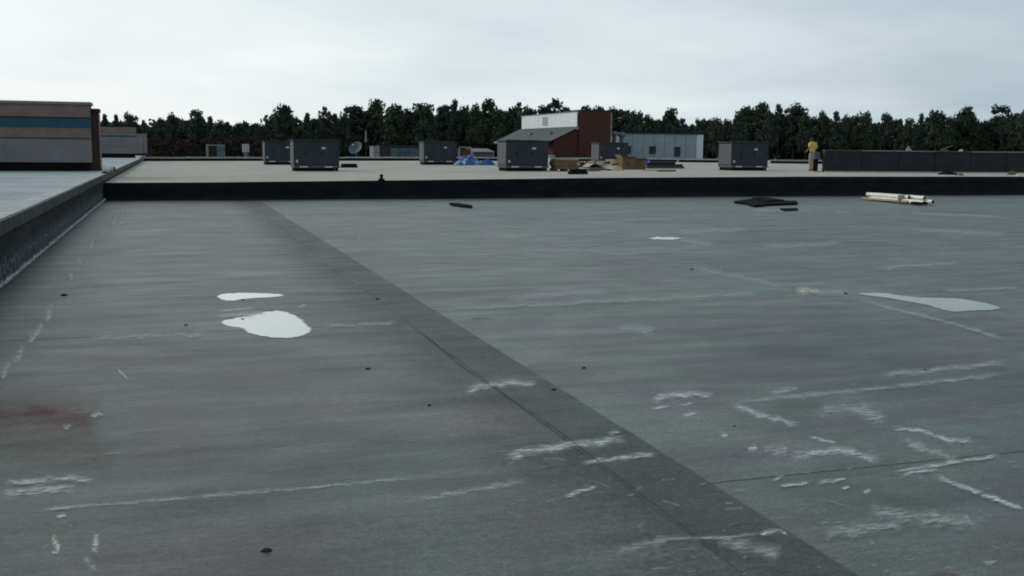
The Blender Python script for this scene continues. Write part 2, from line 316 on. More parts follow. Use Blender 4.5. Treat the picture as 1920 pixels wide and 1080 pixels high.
# ------------------------------------------------------------------ mesh helpers
class MB:
    def __init__(s): s.v = []; s.f = []; s.uv = None
    def quad(s, a, b, c, d):
        i = len(s.v); s.v += [tuple(a), tuple(b), tuple(c), tuple(d)]; s.f.append((i, i + 1, i + 2, i + 3)); return s
    def box(s, x0, y0, z0, x1, y1, z1):
        i = len(s.v)
        s.v += [(x0, y0, z0), (x1, y0, z0), (x1, y1, z0), (x0, y1, z0), (x0, y0, z1), (x1, y0, z1), (x1, y1, z1), (x0, y1, z1)]
        s.f += [(i, i+3, i+2, i+1), (i+4, i+5, i+6, i+7), (i, i+1, i+5, i+4), (i+1, i+2, i+6, i+5), (i+2, i+3, i+7, i+6), (i+3, i, i+4, i+7)]
        return s
    def rbox(s, c, size, rz=0.0, rx=0.0, ry=0.0):
        m = Matrix.Rotation(rz, 3, 'Z') @ Matrix.Rotation(ry, 3, 'Y') @ Matrix.Rotation(rx, 3, 'X'); c = Vector(c)
        i = len(s.v); h = Vector(size) / 2
        for dz in (-1, 1):
            for dx, dy in ((-1, -1), (1, -1), (1, 1), (-1, 1)):
                s.v.append(tuple(c + m @ Vector((dx * h.x, dy * h.y, dz * h.z))))
        s.f += [(i, i+3, i+2, i+1), (i+4, i+5, i+6, i+7), (i, i+1, i+5, i+4), (i+1, i+2, i+6, i+5), (i+2, i+3, i+7, i+6), (i+3, i, i+4, i+7)]
        return s
    def tube(s, p0, p1, r0, r1=None, n=10, cap=True):
        r1 = r0 if r1 is None else r1
        p0 = Vector(p0); p1 = Vector(p1); d = (p1 - p0).normalized()
        u = d.orthogonal().normalized(); w = d.cross(u); i = len(s.v)
        for p, r in ((p0, r0), (p1, r1)):
            for k in range(n):
                a = 2 * math.pi * k / n; s.v.append(tuple(p + (u * math.cos(a) + w * math.sin(a)) * r))
        for k in range(n):
            j = (k + 1) % n; s.f.append((i + k, i + j, i + n + j, i + n + k))
        if cap:
            s.f.append(tuple(i + k for k in reversed(range(n)))); s.f.append(tuple(i + n + k for k in range(n)))
        return s
    def lathe(s, c, prof, n=16):
        i = len(s.v); c = Vector(c)
        for r, z in prof:
            for k in range(n):
                a = 2 * math.pi * k / n; s.v.append((c.x + r * math.cos(a), c.y + r * math.sin(a), c.z + z))
        for q in range(len(prof) - 1):
            for k in range(n):
                j = (k + 1) % n; s.f.append((i + q*n + k, i + q*n + j, i + (q+1)*n + j, i + (q+1)*n + k))
        s.f.append(tuple(i + k for k in reversed(range(n)))); t = i + (len(prof) - 1) * n; s.f.append(tuple(t + k for k in range(n)))
        return s
    def prism(s, pts, z0, z1):
        i = len(s.v); n = len(pts)
        s.v += [(p[0], p[1], z0) for p in pts] + [(p[0], p[1], z1) for p in pts]
        s.f += [tuple(i + k for k in reversed(range(n))), tuple(i + n + k for k in range(n))]
        for k in range(n):
            j = (k + 1) % n; s.f.append((i + k, i + j, i + n + j, i + n + k))
        return s
    def mesh(s, name):
        me = bpy.data.meshes.new(name); me.from_pydata(s.v, [], s.f); me.update(); return me
    def build(s, name, m, parent=None, bevel=0.0, smooth=False, loc=None):
        me = s.mesh(name); me.materials.append(m)
        if smooth:
            for p in me.polygons: p.use_smooth = True
        o = bpy.data.objects.new(name, me); COL.objects.link(o)
        if parent is not None: o.parent = parent
        if loc is not None: o.location = loc
        if bevel:
            b = o.modifiers.new('bevel', 'BEVEL'); b.width = bevel; b.segments = 2; b.limit_method = 'ANGLE'
        return o
def tag(o, label=None, cat=None, group=None, kind=None):
    if label: o['label'] = label
    if cat: o['category'] = cat
    if group: o['group'] = group
    if kind: o['kind'] = kind
    return o
def empty(name, loc=(0, 0, 0), rz=0.0):
    o = bpy.data.objects.new(name, None); o.location = loc; o.rotation_euler = (0, 0, rz); COL.objects.link(o); return o
def copy_tree(o, parent=None):
    c = o.copy(); COL.objects.link(c); c.parent = parent
    for k, v in list(o.items()): c[k] = v
    for ch in o.children: copy_tree(ch, c)
    return c

# ================================================================== THE SETTING
GZ = -6.0
tag(MB().quad((-2500, -2500, GZ), (2500, -2500, GZ), (2500, 2500, GZ), (-2500, 2500, GZ)).build('ground', M['ground']), kind='structure')

# ---- lower roof: deck with membrane sheets lapped over each other
WALL = [(-2.05, 34.88), (1.24, 34.50), (7.6, 34.93), (15.0, 35.40), (23.6, 35.38), (34.6, 35.19), (70.0, 35.1)]
lower = tag(MB().box(-2.05, -8, GZ, 60, 34.3, -0.02).build('lower_roof', M['conc']), kind='structure')
def sheet(x0, x1, y0, y1, top, m):
    mb = MB(); n = max(2, int((y1 - y0) / 0.35)); r = random.Random(int(x0 * 100 + y0 * 7))
    # slightly wavy edges
    L = []; Rr = []
    for k in range(n + 1):
        y = y0 + (y1 - y0) * k / n
        L.append((x0 + r.uniform(-.004, .004), y)); Rr.append((x1 + r.uniform(-.008, .008), y))
    pts = L[::-1][::-1]
    for k in range(n):
        a, b, c, d = L[k], Rr[k], Rr[k + 1], L[k + 1]
        mb.quad((*a, top), (*b, top), (*c, top), (*d, top))
        mb.quad((*b, top - .03), (*c, top - .03), (*c, top), (*b, top))
    mb.quad((x0, y0, top - .03), (x1, y0, top - .03), (x1, y0, top), (x0, y0, top))
    return mb.build('membrane_sheet', m, lower)
ys_a = [-8, 5.26, 10.0, 17.5, 25.5, 36.2]
for i in range(len(ys_a) - 1):
    sheet(-2.06, 2.62, ys_a[i], ys_a[i + 1] + (0.05 if i < 4 else 0), 0.006 - 0.002 * (i % 2), M['sheet_a'])
ys_b = [-8, 4.68, 6.32, 10.95, 19, 27, 36.2]
for i in range(len(ys_b) - 1):
    sheet(2.55, 7.43, ys_b[i], ys_b[i + 1], 0.000 + 0.0025 * (i % 2), M['sheet_b'])
xs_c = [7.42, 12.2, 17.0, 21.8, 26.6, 31.4, 36.2, 41.0, 45.8, 50.6, 55.4, 60]
for j in range(len(xs_c) - 1):
    off = (j * 3.1) % 7.5
    ys_c = [-8] + [off + 3 + 7.6 * k for k in range(5) if off + 3 + 7.6 * k < 34] + [36.2]
    for i in range(len(ys_c) - 1):
        sheet(xs_c[j], xs_c[j + 1] + .01, ys_c[i], ys_c[i + 1], -0.004 - 0.0025 * ((i + j) % 2), M['sheet_c'])
cs = MB(); n = 90; rr = random.Random(3); prev = None
for k in range(n + 1):
    y = -6 + 41 * k / n
    e = (2.20 + rr.uniform(-.012, .012), 2.655 + rr.uniform(-.007, .007))
    if prev:
        y0, p = prev
        cs.quad((p[0], y0, .0085), (p[1], y0, .0085), (e[1], y, .0085), (e[0], y, .0085))
        cs.quad((p[1], y0, -.02), (e[1], y, -.02), (e[1], y, .0085), (p[1], y0, .0085))
        cs.quad((e[0], y, -.002), (p[0], y0, -.002), (p[0], y0, .0085), (e[0], y, .0085))
    prev = (y, e)
cs.build('cover_strip', M['strip'], lower)

# marks on the membrane (chalk, dust, stains), each a thin irregular patch lying on it
def surf(X): return 0.0062 if X < 2.2 else (.0088 if X < 2.66 else (.0028 if X < 7.43 else -.0035))
def mark_mesh(pts, w, z, jit=0.25, seed=0):
    r = random.Random(seed); dense = []
    for i in range(len(pts) - 1):
        (ax, ay), (bx, by) = pts[i], pts[i + 1]; n = max(2, int(math.hypot(bx - ax, by - ay) / 14))
        for k in range(n): dense.append((ax + (bx - ax) * k / n, ay + (by - ay) * k / n))
    dense.append(pts[-1]); v = []; f = []; uv = []; N = len(dense)
    for i, (x, y) in enumerate(dense):
        x2, y2 = dense[min(i + 1, N - 1)]; x1, y1 = dense[max(i - 1, 0)]
        dx, dy = x2 - x1, y2 - y1; l = math.hypot(dx, dy) or 1; nx, ny = -dy / l, dx / l
        hw = w * 0.5 * r.uniform(1 - jit, 1 + jit) * (0.5 if i in (0, N - 1) else 1)
        ox = r.uniform(-.10, .10) * w * (jit > .1)
        for s in (-1, 1):
            p = onz(x + nx * hw * s + nx * ox, y + ny * hw * s + ny * ox, z); p = onz(x + nx * hw * s + nx * ox, y + ny * hw * s + ny * ox, surf(p.x) + z); v.append((p.x, p.y, surf(p.x) + z))
            uv.append((i / (N - 1), 0 if s < 0 else 1))
    for i in range(N - 1): f.append((2*i, 2*i+1, 2*i+3, 2*i+2))
    return v, f, uv
def put_uv(me, uv):
    l = me.uv_layers.new(name='UVMap')
    for lp in me.loops: l.data[lp.index].uv = uv[lp.vertex_index]
mark_no = [0]
def mark(pts, w, m='scuff', name='scuff_mark'):
    mark_no[0] += 1
    v, f, uv = mark_mesh(pts, w * (.8 if m == 'dark_line' else (3.4 if m == 'scuff_dust' else 2.3)), 0.0012 + 0.0003 * (mark_no[0] % 12), .05 if m in ('dark_line', 'red', 'olive') else .25, seed=mark_no[0])
    me = bpy.data.meshes.new(name); me.from_pydata(v, [], f); me.update(); put_uv(me, uv); me.materials.append(M[m])
    o = bpy.data.objects.new(name, me); COL.objects.link(o); o.parent = lower
    return o
for pts, w in [
    ([(868, 740), (900, 724), (960, 719), (1012, 718)], 8), ([(940, 858), (1010, 843), (1080, 834), (1130, 828), (1182, 824)], 10),
    ([(1085, 868), (1140, 862), (1235, 850)], 6), ([(1140, 813), (1165, 811)], 5), ([(0, 924), (60, 921), (145, 915)], 11), ([(0, 906), (60, 902), (130, 896), (185, 905)], 7),
    ([(90, 955), (142, 951)], 5), ([(105, 966), (125, 969)], 7), ([(98, 1032), (108, 1040)], 7), ([(181, 1000), (177, 1042)], 8),
    ([(1218, 754), (1250, 742), (1290, 739), (1342, 741)], 9), ([(1220, 765), (1255, 763)], 4), ([(1278, 778), (1308, 775)], 5), ([(1275, 758), (1300, 757)], 4),
    ([(1370, 760), (1440, 782), (1500, 798)], 7), ([(1515, 818), (1570, 832)], 5), ([(1478, 858), (1540, 848), (1592, 844), (1655, 868)], 9),
    ([(1448, 900), (1472, 892)], 5), ([(1530, 905), (1590, 898)], 5), ([(1460, 910), (1520, 905)], 4), ([(1668, 802), (1720, 806), (1780, 827), (1832, 826)], 6),
    ([(1670, 885), (1770, 870), (1882, 852)], 4), ([(1690, 890), (1762, 880)], 5), ([(1352, 813), (1366, 817)], 8), ([(1402, 838), (1420, 844)], 9),
    ([(1845, 1056), (1870, 1052)], 7), ([(1618, 922), (1635, 921)], 6), ([(1578, 915), (1594, 914)], 5), ([(1420, 1001), (1470, 994)], 6), ([(1462, 993), (1476, 1004)], 5),
    ([(1055, 932), (1090, 921), (1122, 911)], 7), ([(218, 688), (243, 715)], 4), ([(168, 779), (196, 777)], 5), ([(118, 798), (134, 801)], 6),
    ([(1750, 890), (1850, 930), (1920, 956)], 6), ([(1880, 940), (1920, 955)], 5), ([(405, 583), (480, 578)], 3), ([(560, 575), (575, 573)], 4)]:
    mark(pts, w)
for pts, w in [
    ([(20, 960), (300, 938), (500, 921), (712, 902), (880, 886)], 5), ([(1340, 757), (1560, 737), (1920, 698)], 6), ([(1220, 1012), (1350, 1008), (1430, 1000)], 4),
    ([(800, 581), (1000, 572), (1200, 562), (1480, 548)], 6), ([(150, 635), (280, 630), (410, 626)], 8), ([(600, 614), (750, 605)], 6), ([(1155, 617), (1232, 622)], 16),
    ([(1530, 768), (1600, 765), (1670, 792)], 18), ([(1700, 830), (1740, 850)], 12), ([(1440, 738), (1500, 728)], 8), ([(1480, 545), (1600, 549)], 8), ([(800, 385), (860, 386)], 4),
    ([(1340, 1010), (1470, 1040)], 16), ([(1270, 448), (1340, 462)], 7), ([(1290, 500), (1400, 522), (1480, 540)], 7), ([(1600, 560), (1760, 600), (1900, 640)], 5),
    ([(1690, 820), (1760, 850), (1800, 870)], 10), ([(1640, 705), (1900, 680)], 8), ([(1430, 840), (1480, 850)], 16), ([(1540, 1000), (1700, 985)], 14), ([(1620, 960), (1850, 985)], 16),
    ([(160, 1040), (178, 1075)], 14), ([(1150, 1035), (1260, 1010)], 10), ([(760, 940), (1000, 900)], 8), ([(676, 462), (670, 430)], 4),
    ([(940, 560), (1150, 545)], 8), ([(1000, 470), (1180, 470)], 6), ([(1700, 430), (1900, 440)], 5), ([(1400, 395), (1530, 395)], 4), ([(1700, 400), (1890, 408)], 4),
    ([(1760, 545), (1920, 540)], 5), ([(1260, 440), (1330, 434), (1412, 431)], 6), ([(1640, 503), (1720, 497), (1810, 493)], 6), ([(1420, 463), (1500, 460), (1590, 456)], 6), ([(1150, 413), (1275, 411)], 4), ([(1560, 397), (1600, 400)], 4)]:
    mark(pts, w, 'scuff_soft')
for pts, w in [([(234, 386), (226, 398)], 5), ([(222, 404), (206, 424)], 6), ([(216, 418), (236, 418)], 4), ([(204, 428), (182, 446)], 6), ([(178, 450), (164, 470)], 7), ([(156, 486), (148, 497)], 8),
               ([(136, 512), (129, 525)], 7), ([(102, 570), (86, 606)], 8), ([(84, 608), (50, 646)], 9), ([(48, 650), (20, 680)], 10), ([(24, 678), (0, 712)], 10), ([(1490, 545), (1540, 548)], 6), ([(100, 1000), (108, 1040)], 6)]:
    mark(pts, w, 'scuff_dust')
mark([(-60, 798), (40, 790), (110, 792), (200, 798)], 56, 'red', 'paint_stain')
mark([(40, 770), (110, 770)], 16, 'red', 'paint_stain')
mark([(1735, 1079), (1770, 1076), (1800, 1079)], 8, 'red', 'paint_stain')
mark([(-80, 850), (100, 850), (230, 862)], 44, 'olive', 'paint_stain')
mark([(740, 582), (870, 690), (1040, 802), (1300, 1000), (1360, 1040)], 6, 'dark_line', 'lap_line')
dv = []; df = []; duv = []
for k in range(61):
    yy = 2.5 + 32 * k / 60
    for q, (xx, vv) in enumerate(((1.35, 0.0), (2.19, .62), (2.21, .63), (2.65, .66))): dv.append((xx, yy, surf(xx + (.02 if q == 2 else 0)) + .0008)); duv.append((.5, vv * .8))
    if k:
        for q in range(3): a_ = (k - 1) * 4 + q; df.append((a_, a_ + 1, a_ + 5, a_ + 4))
me = bpy.data.meshes.new('dirt_band'); me.from_pydata(dv, [], df); me.update(); put_uv(me, duv); me.materials.append(M['dirt'])
o = bpy.data.objects.new('dirt_band', me); COL.objects.link(o); o.parent = lower
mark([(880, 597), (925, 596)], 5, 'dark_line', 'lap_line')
# fine scatter of the same scuffs
sv, sf, suv = [], [], []; sr = random.Random(31)
for k in range(105):
    if k < 75: x = sr.uniform(1180, 1930); y = sr.uniform(720, 1085)
    elif k < 92: x = sr.uniform(900, 1300); y = sr.uniform(830, 1080)
    else: x = sr.uniform(0, 260); y = sr.uniform(740, 1070)
    l = sr.uniform(5, 42) * (0.6 if k % 3 else 1.4); sl = sr.choice([-.1, -.1, -.08, .35, .05]); w = sr.uniform(2, 5)
    v, f, uv = mark_mesh([(x, y), (x + l * .5, y + l * sl * .5 + sr.uniform(-2, 2)), (x + l, y + l * sl)], w * 2.0, 0.001, seed=k + 500)
    o = len(sv); sv += v; suv += uv; sf += [tuple(i + o for i in q) for q in f]
me = bpy.data.meshes.new('fine_scuffs'); me.from_pydata(sv, [], sf); me.update(); put_uv(me, suv); me.materials.append(M['scuff_fine'])
o = bpy.data.objects.new('fine_scuffs', me); COL.objects.link(o); o.parent = lower; o['kind'] = 'stuff'

# ---- rain puddles
def puddle(pts, m, seed, label, soft=.035):
    r = random.Random(seed); out = []
    n = len(pts)
    for i in range(n):       # Catmull-Rom through the measured outline with a little raggedness
        p0, p1, p2, p3 = pts[i - 1], pts[i], pts[(i + 1) % n], pts[(i + 2) % n]
        for k in range(6):
            t = k / 6
            q = [0.5 * (2*p1[a] + (p2[a]-p0[a])*t + (2*p0[a]-5*p1[a]+4*p2[a]-p3[a])*t*t + (3*p1[a]-p0[a]-3*p2[a]+p3[a])*t**3) for a in (0, 1)]
            q[0] += r.uniform(-2, 2); q[1] += r.uniform(-.5, .5)
            out.append(onz(q[0], q[1], 0.0085))
    N = len(out); ins = []
    area = sum(out[q].x * out[(q + 1) % N].y - out[(q + 1) % N].x * out[q].y for q in range(N)); sg = 1 if area > 0 else -1
    for q in range(N):
        d = (out[(q + 2) % N] - out[q - 2]).normalized(); ins.append(out[q] + Vector((-d.y, d.x, 0)) * sg * soft)
    bm = bmesh.new(); z = surf(out[0].x) + .0015
    vo = [bm.verts.new((p.x, p.y, z)) for p in out]; vi = [bm.verts.new((p.x, p.y, z + .0004)) for p in ins]
    for q in range(N): bm.faces.new((vo[q], vo[(q + 1) % N], vi[(q + 1) % N], vi[q]) if sg > 0 else (vo[(q + 1) % N], vo[q], vi[q], vi[(q + 1) % N]))
    f = bm.faces.new(vi if sg > 0 else vi[::-1]); bmesh.ops.triangulate(bm, faces=[f])
    bm.verts.index_update(); me = bpy.data.meshes.new('puddle'); bm.to_mesh(me); bm.free(); me.materials.append(m)
    put_uv(me, [(0, 0)] * N + [(0, 1)] * N)
    ob = bpy.data.objects.new('puddle', me); COL.objects.link(ob)
    tag(ob, label, 'puddle', 'rain puddles on the dark roof'); return ob
puddle([(405, 556), (425, 550), (470, 549), (530, 552), (520, 556), (465, 560), (425, 564)], M['water'], 1, 'thin pale sliver of rain water just behind the largest puddle')
mark([(402, 594), (440, 590), (500, 587)], 6)  # tongue of the large puddle, its bright reflection drawn in pale scuff colour
puddle([(462, 592), (500, 584), (530, 583), (556, 592), (572, 604), (585, 619), (565, 630), (530, 634), (490, 630), (462, 622), (452, 615), (425, 611), (413, 604), (430, 598)], M['water'], 2, 'largest bright puddle, left of the diagonal seam')
puddle([(1608, 549), (1660, 548), (1700, 554), (1760, 557), (1815, 560), (1878, 576), (1830, 581), (1780, 582), (1740, 571), (1680, 560)], M['water2'], 3, 'long bluish puddle at the right of the dark roof')
puddle([(1217, 446), (1235, 443), (1279, 445), (1262, 448), (1230, 448)], M['water2'], 4, 'small puddle sliver in the middle distance of the dark roof')

# ---- upper roof slab and the black wall in front of it
UY0, UY1 = 34.2, 83.0
mb = MB()
for i in range(len(UPX) - 1):
    xa, xb = UPX[i], UPX[i + 1]; ya, yb = WALL[i][1] + .12, WALL[i + 1][1] + .12
    mb.quad((xa, ya, UPZ[i]), (xb, yb, UPZ[i + 1]), (xb, 96, UPZ[i + 1]), (xa, 96, UPZ[i]))
upper = mb.build('upper_roof', M['uproof']); tag(upper, kind='structure')
wallE = empty('step_wall', (0, 34.6, 0)); tag(wallE, 'long low black wall across the dark roof, stepping up to the pale roof', 'wall')
rw = random.Random(12)
def wy(X):
    for i in range(len(WALL) - 1):
        if X <= WALL[i + 1][0]:
            t = (X - WALL[i][0]) / (WALL[i + 1][0] - WALL[i][0]); return WALL[i][1] * (1 - t) + WALL[i + 1][1] * t
    return WALL[-1][1]
x = -2.05; k = 0
while x < 60:
    x1 = min(60, x + rw.uniform(2.8, 3.3)); mb = MB(); pr = 0.004 * (k % 2); n = 4
    for q in range(n):
        xa = x + (x1 - x) * q / n; xb = x + (x1 - x) * (q + 1) / n
        za = zup(xa) + .016; zb = zup(xb) + .016
        ya, yb = wy(xa) - pr - 34.6, wy(xb) - pr - 34.6
        mb.quad((xa, ya - .05, -.02), (xb, yb - .05, -.02), (xb, yb, .12), (xa, ya, .12))
        mb.quad((xa, ya, .12), (xb, yb, .12), (xb, yb, zb), (xa, ya, za))
        mb.quad((xa, ya, za), (xb, yb, zb), (xb, yb + .16, zb), (xa, ya + .16, za))
    mb.quad((x1, wy(x1) - 34.6 - pr, 0), (x1, wy(x1) - 34.6 + .05, 0), (x1, wy(x1) - 34.6 + .05, zup(x1) + .01), (x1, wy(x1) - 34.6 - pr, zup(x1) + .016))
    mb.build('membrane_panel', M['blackwall'], wallE); x = x1; k += 1
MB().box(-2.05, .95, GZ, 60, 1.1, .5).build('wall_core', M['conc'], wallE)

# ---- left parapet with coping pieces
LZ = 0.79
par = empty('parapet_wall', (-2.2, 0, 0)); tag(par, 'dark parapet running along the left edge with a scuffed grey coping', 'wall')
mb = MB(); rp = random.Random(5); ya = -8.0; prof_prev = None
while ya < 83.01:
    j = rp.uniform(-.006, .006)
    prof = [(0.20 + j, 0.0), (0.155 + j, 0.10), (0.145 + j * .5, LZ - .05), (-0.12, LZ - .05)]
    if prof_prev:
        for q in range(3):
            mb.quad((prof_prev[q][0], yp, prof_prev[q][1]), (prof[q][0], ya, prof[q][1]), (prof[q+1][0], ya, prof[q+1][1]), (prof_prev[q+1][0], yp, prof_prev[q+1][1]))
    prof_prev = prof; yp = ya; ya += 0.7
mb.build('face', M['parapet'], par)
y = -8.0; k = 0
while y < 82:
    y1 = min(83.0, y + 3.0); d = 0.003 * (k % 2) + rp.uniform(0, .004)
    MB().box(0.10, y + .004, LZ - .17, 0.172 + d, y1 - .004, LZ + d).build('coping_face', M['coping'], par, bevel=.006)
    MB().box(-0.22, y + .004, LZ - .05, 0.098, y1 - .004, LZ - .002 + d).build('coping_top', M['copingtop'], par)
    y = y1; k += 1
mark_l = []
v = []; f = []; uv = []; rb = random.Random(9); N = 150
for i in range(N + 1):
    yy = 10 + 25 * i / N; hw = rb.uniform(.5, 1.2)
    v += [(0.235, yy, .026), (0.178 - .010 * hw, yy, .05 + .05 * hw)]; uv += [(0.5, 0), (0.5, 1)]
    if i: f.append((2*i-2, 2*i, 2*i+1, 2*i-1))
me = bpy.data.meshes.new('sealant_bead'); me.from_pydata(v, [], f); me.update(); put_uv(me, uv); me.materials.append(M['scuff'])
o = bpy.data.objects.new('sealant_bead', me); COL.objects.link(o); o.parent = par

v = []; f = []; uv = []
for i in range(41):
    yy = 6 + 28 * i / 40; v += [(0.1725, yy, .07), (0.156, yy, .46)]; uv += [(.5, 0.25), (.5, 1)]
    if i: f.append((2*i-2, 2*i, 2*i+1, 2*i-1))
me = bpy.data.meshes.new('chalk_splash'); me.from_pydata(v, [], f); me.update(); put_uv(me, uv); me.materials.append(M['chalkband'])
o = bpy.data.objects.new('chalk_splash', me); COL.objects.link(o); o.parent = par
lr = MB().box(-60, -8, GZ, -2.42, 110, LZ - .02).build('left_roof', M['leftroof']); tag(lr, kind='structure')

# ---- parapet at the far edge of the upper roof
fp = empty('far_parapet', (20, 83, 0)); tag(fp, 'low parapet with pale cap closing the far edge of the pale roof', 'wall')
x = -2.0; k = 0
FPY = [(-2, 82.6), (7, 82.2), (20, 80.5), (38, 78.6), (44, 75), (48, 71.8), (62, 71.0)]
def fpy(X):
    for i in range(len(FPY) - 1):
        if X <= FPY[i + 1][0]:
            t = (X - FPY[i][0]) / (FPY[i + 1][0] - FPY[i][0]); return FPY[i][1] * (1 - t) + FPY[i + 1][1] * t
    return FPY[-1][1]
while x < 61:
    x1 = x + 3.0; z = zup(x + 1.5); yy = fpy(x + 1.5) - 83; ang = math.atan2(fpy(x1) - fpy(x), 3.0)
    L = 3.0 / math.cos(ang)
    MB().rbox((x + 1.5 - 20, yy + .15, z + .09), (L, .24, .24), ang).build('wall_panel', M['blackwall'], fp)
    MB().rbox((x + 1.5 - 20, yy + .15, z + .25 + .003 * (k % 2)), (L - .01, .36, .10), ang).build('cap_piece', M['copingtop'] if k % 4 else M['fascia'], fp)
    x = x1; k += 1

# ================================================================== BUILDINGS
# striped facade screens on the left roof
def striped_screen(loc, w, label, bands, h):
    """bands: (z0, z1, material key, proud)"""
    t = empty('facade_screen', loc); tag(t, label, 'facade', 'striped facade screens on the left roof')
    for z0, z1, m, p in bands:
        MB().box(-w, -p, z0, p, 1.2, z1).build({'teal': 'teal_band', 'darktrim': 'trim_strip', 'brown': 'brown_band', 'greystucco': 'grey_band', 'basetrim': 'base_flashing'}.get(m, 'band'), M[m], t)
    return t
S1 = onz(168, 321, LZ - .02)
M['basetrim'] = mat('black base flashing', (0.006, 0.006, 0.007), 0.85, 0.08, color2=(0.012, 0.011, 0.011), nscale=2)
b1 = [(0, .32, 'basetrim', -.02), (.32, 1.17, 'greystucco', .06), (1.17, 1.20, 'darktrim', .08), (1.20, 1.56, 'brown', .06), (1.56, 1.90, 'teal', .07), (1.90, 1.95, 'darktrim', .08), (1.95, 2.40, 'brown', .06), (2.40, 2.50, 'greystucco', .12)]
s1 = striped_screen((S1.x + .02, S1.y, LZ - .02), 14, 'nearer striped facade screen with a teal band, at the left edge', b1, 2.5)
# red-brown return pier beside it
p1 = empty('facade_pier', (-2.62, 41.6, LZ - .02)); tag(p1, 'red brown pier with a dark cap beside the nearer striped screen', 'pier')
MB().box(-.55, 0, 0, .10, 1.0, 2.17).build('shaft', M['redbrown'], p1)
MB().box(-.58, -.06, 2.17, .13, 1.05, 2.29).build('cap', M['darktrim'], p1)
MB().box(.102, -.03, .1, .135, .16, 2.15).build('lit_edge', M['pink'], p1)  # thin pale strip, the pier's lit edge put into its colour
S2 = onz(255, 296, LZ - .02)
b2 = [(0, .32, 'basetrim', -.02), (.32, .85, 'greystucco', .06), (.85, .92, 'brown', .07), (.92, 1.55, 'greystucco', .06), (1.55, 1.66, 'teal', .07), (1.66, 1.85, 'greystucco', .06), (1.85, 2.27, 'brown', .10)]
striped_screen((S2.x - .05, S2.y, LZ - .02), 16, 'farther striped facade screen, smaller, beyond the red brown pier', b2, 2.3)
t = empty('white_screen', (-2.6, 100, LZ - .02)); tag(t, 'small pale facade return at the far end of the left roof', 'facade')
MB().box(-.9, 0, 0, .55, 1, .22).build('base', M['darktrim'], t)
MB().box(-.9, -.02, .22, .55, 1, 1.85).build('panel', M['greystucco'], t)
MB().box(-.95, -.06, 1.85, .6, 1.05, 1.98).build('cap', M['brown'], t)
for xx in (-.5, .0, .4): MB().box(xx, -.06, .24, xx + .07, -.021, 1.84).build('batten', M['fascia'], t)

# ---- brick building beyond the far parapet
YG = 100.0; YB = 118.0
eB = atY(1030, 262, YG); rD = atY(1081, 237, YG); cT = atY(1078, 210, YG); tL = atY(1085, 208, YG); tR = atY(1144, 208, YG)
bb = empty('brick_building', (eB.x, YG, GZ)); tag(bb, 'brick building with a tower, grey sloping roof and white clerestory', 'building')
def bl(p, q=None): return p
ox, oy, oz = eB.x, YG, GZ
ez, rz_ = eB.z - oz, rD.z - oz; rx = rD.x - ox; tx0, tx1, tz = tL.x - ox, tR.x - ox, tL.z - oz; cz = cT.z - oz
D = YB - YG
mb = MB()
mb.quad((0.45, 0, 0), (tx0, 0, 0), (tx0, 0, rz_ - .06), (0.45, 0, ez + (rz_ - ez) * .45 / rx - .06))
mb.quad((0.45, D, 0), (0.45, 0, 0), (0.45, 0, ez), (0.45, D, ez))
mb.quad((tx0, D, 0), (0.45, D, 0), (0.45, D, ez), (tx0, D, rz_))
mb.build('wall', M['brick'], bb)
roof = MB()
roof.v += [(-.35, -.3, ez - .18), (rx, -.3, rz_), (rx, D, rz_), (-.35, D, ez - .18), (-.35, -.3, ez - .3), (rx, -.3, rz_ - .14), (rx, D, rz_ - .14), (-.35, D, ez - .3)]
roof.f += [(0, 1, 2, 3), (4, 7, 6, 5), (0, 4, 5, 1), (3, 2, 6, 7), (0, 3, 7, 4), (1, 5, 6, 2)]
ro = roof.build('roof', M['shingle'], bb)
mb = MB()
for k in range(1):
    a = Vector((-.36, -.34, ez - .3)); b_ = Vector((rx, -.34, rz_ - .12))
    mb.quad(a, b_, b_ + Vector((0, 0, .16)), a + Vector((0, 0, .16))); mb.quad(a + Vector((0, 0, .16)), b_ + Vector((0, 0, .16)), b_ + Vector((0, .035, .16)), a + Vector((0, .035, .16)))
mb.build('rake_board', M['fascia'], ro)
MB().box(-.40, -.3, ez - .32, -.352, D, ez - .17).build('eave_board', M['fascia'], ro)
for yy, u in ((3, .45), (9, .4)):
    MB().box(rx * u - .15, yy, ez + (rz_ - ez) * u - .05, rx * u + .15, yy + .4, ez + (rz_ - ez) * u + .25).build('roof_vent', M['steel'], ro)
# clerestory
cl = MB().box(rx + .0, -.05, rz_ - .3, rx + .5, D * .98, cz).build('clerestory', M['clerestory'], bb)
for k in range(12):
    yy = .1 + k * D * .98 / 12
    MB().box(rx - .008, yy, rz_ - .02, rx - .001, yy + .05, cz - .02).build('seam_rib', M['clerestory'], cl)
MB().box(rx - .05, D * .48, rz_ + .25, rx - .002, D * .57, cz - .25).build('louvre', M['block'], cl)
MB().box(rx - .05, -.08, cz, rx + .55, D, cz + .06).build('cap', M['fascia'], cl)
MB().box(rx + .5, .1, rz_ - .3, tx0 + .02, D, cz - .35).build('back_wall', M['darktrim'], bb)
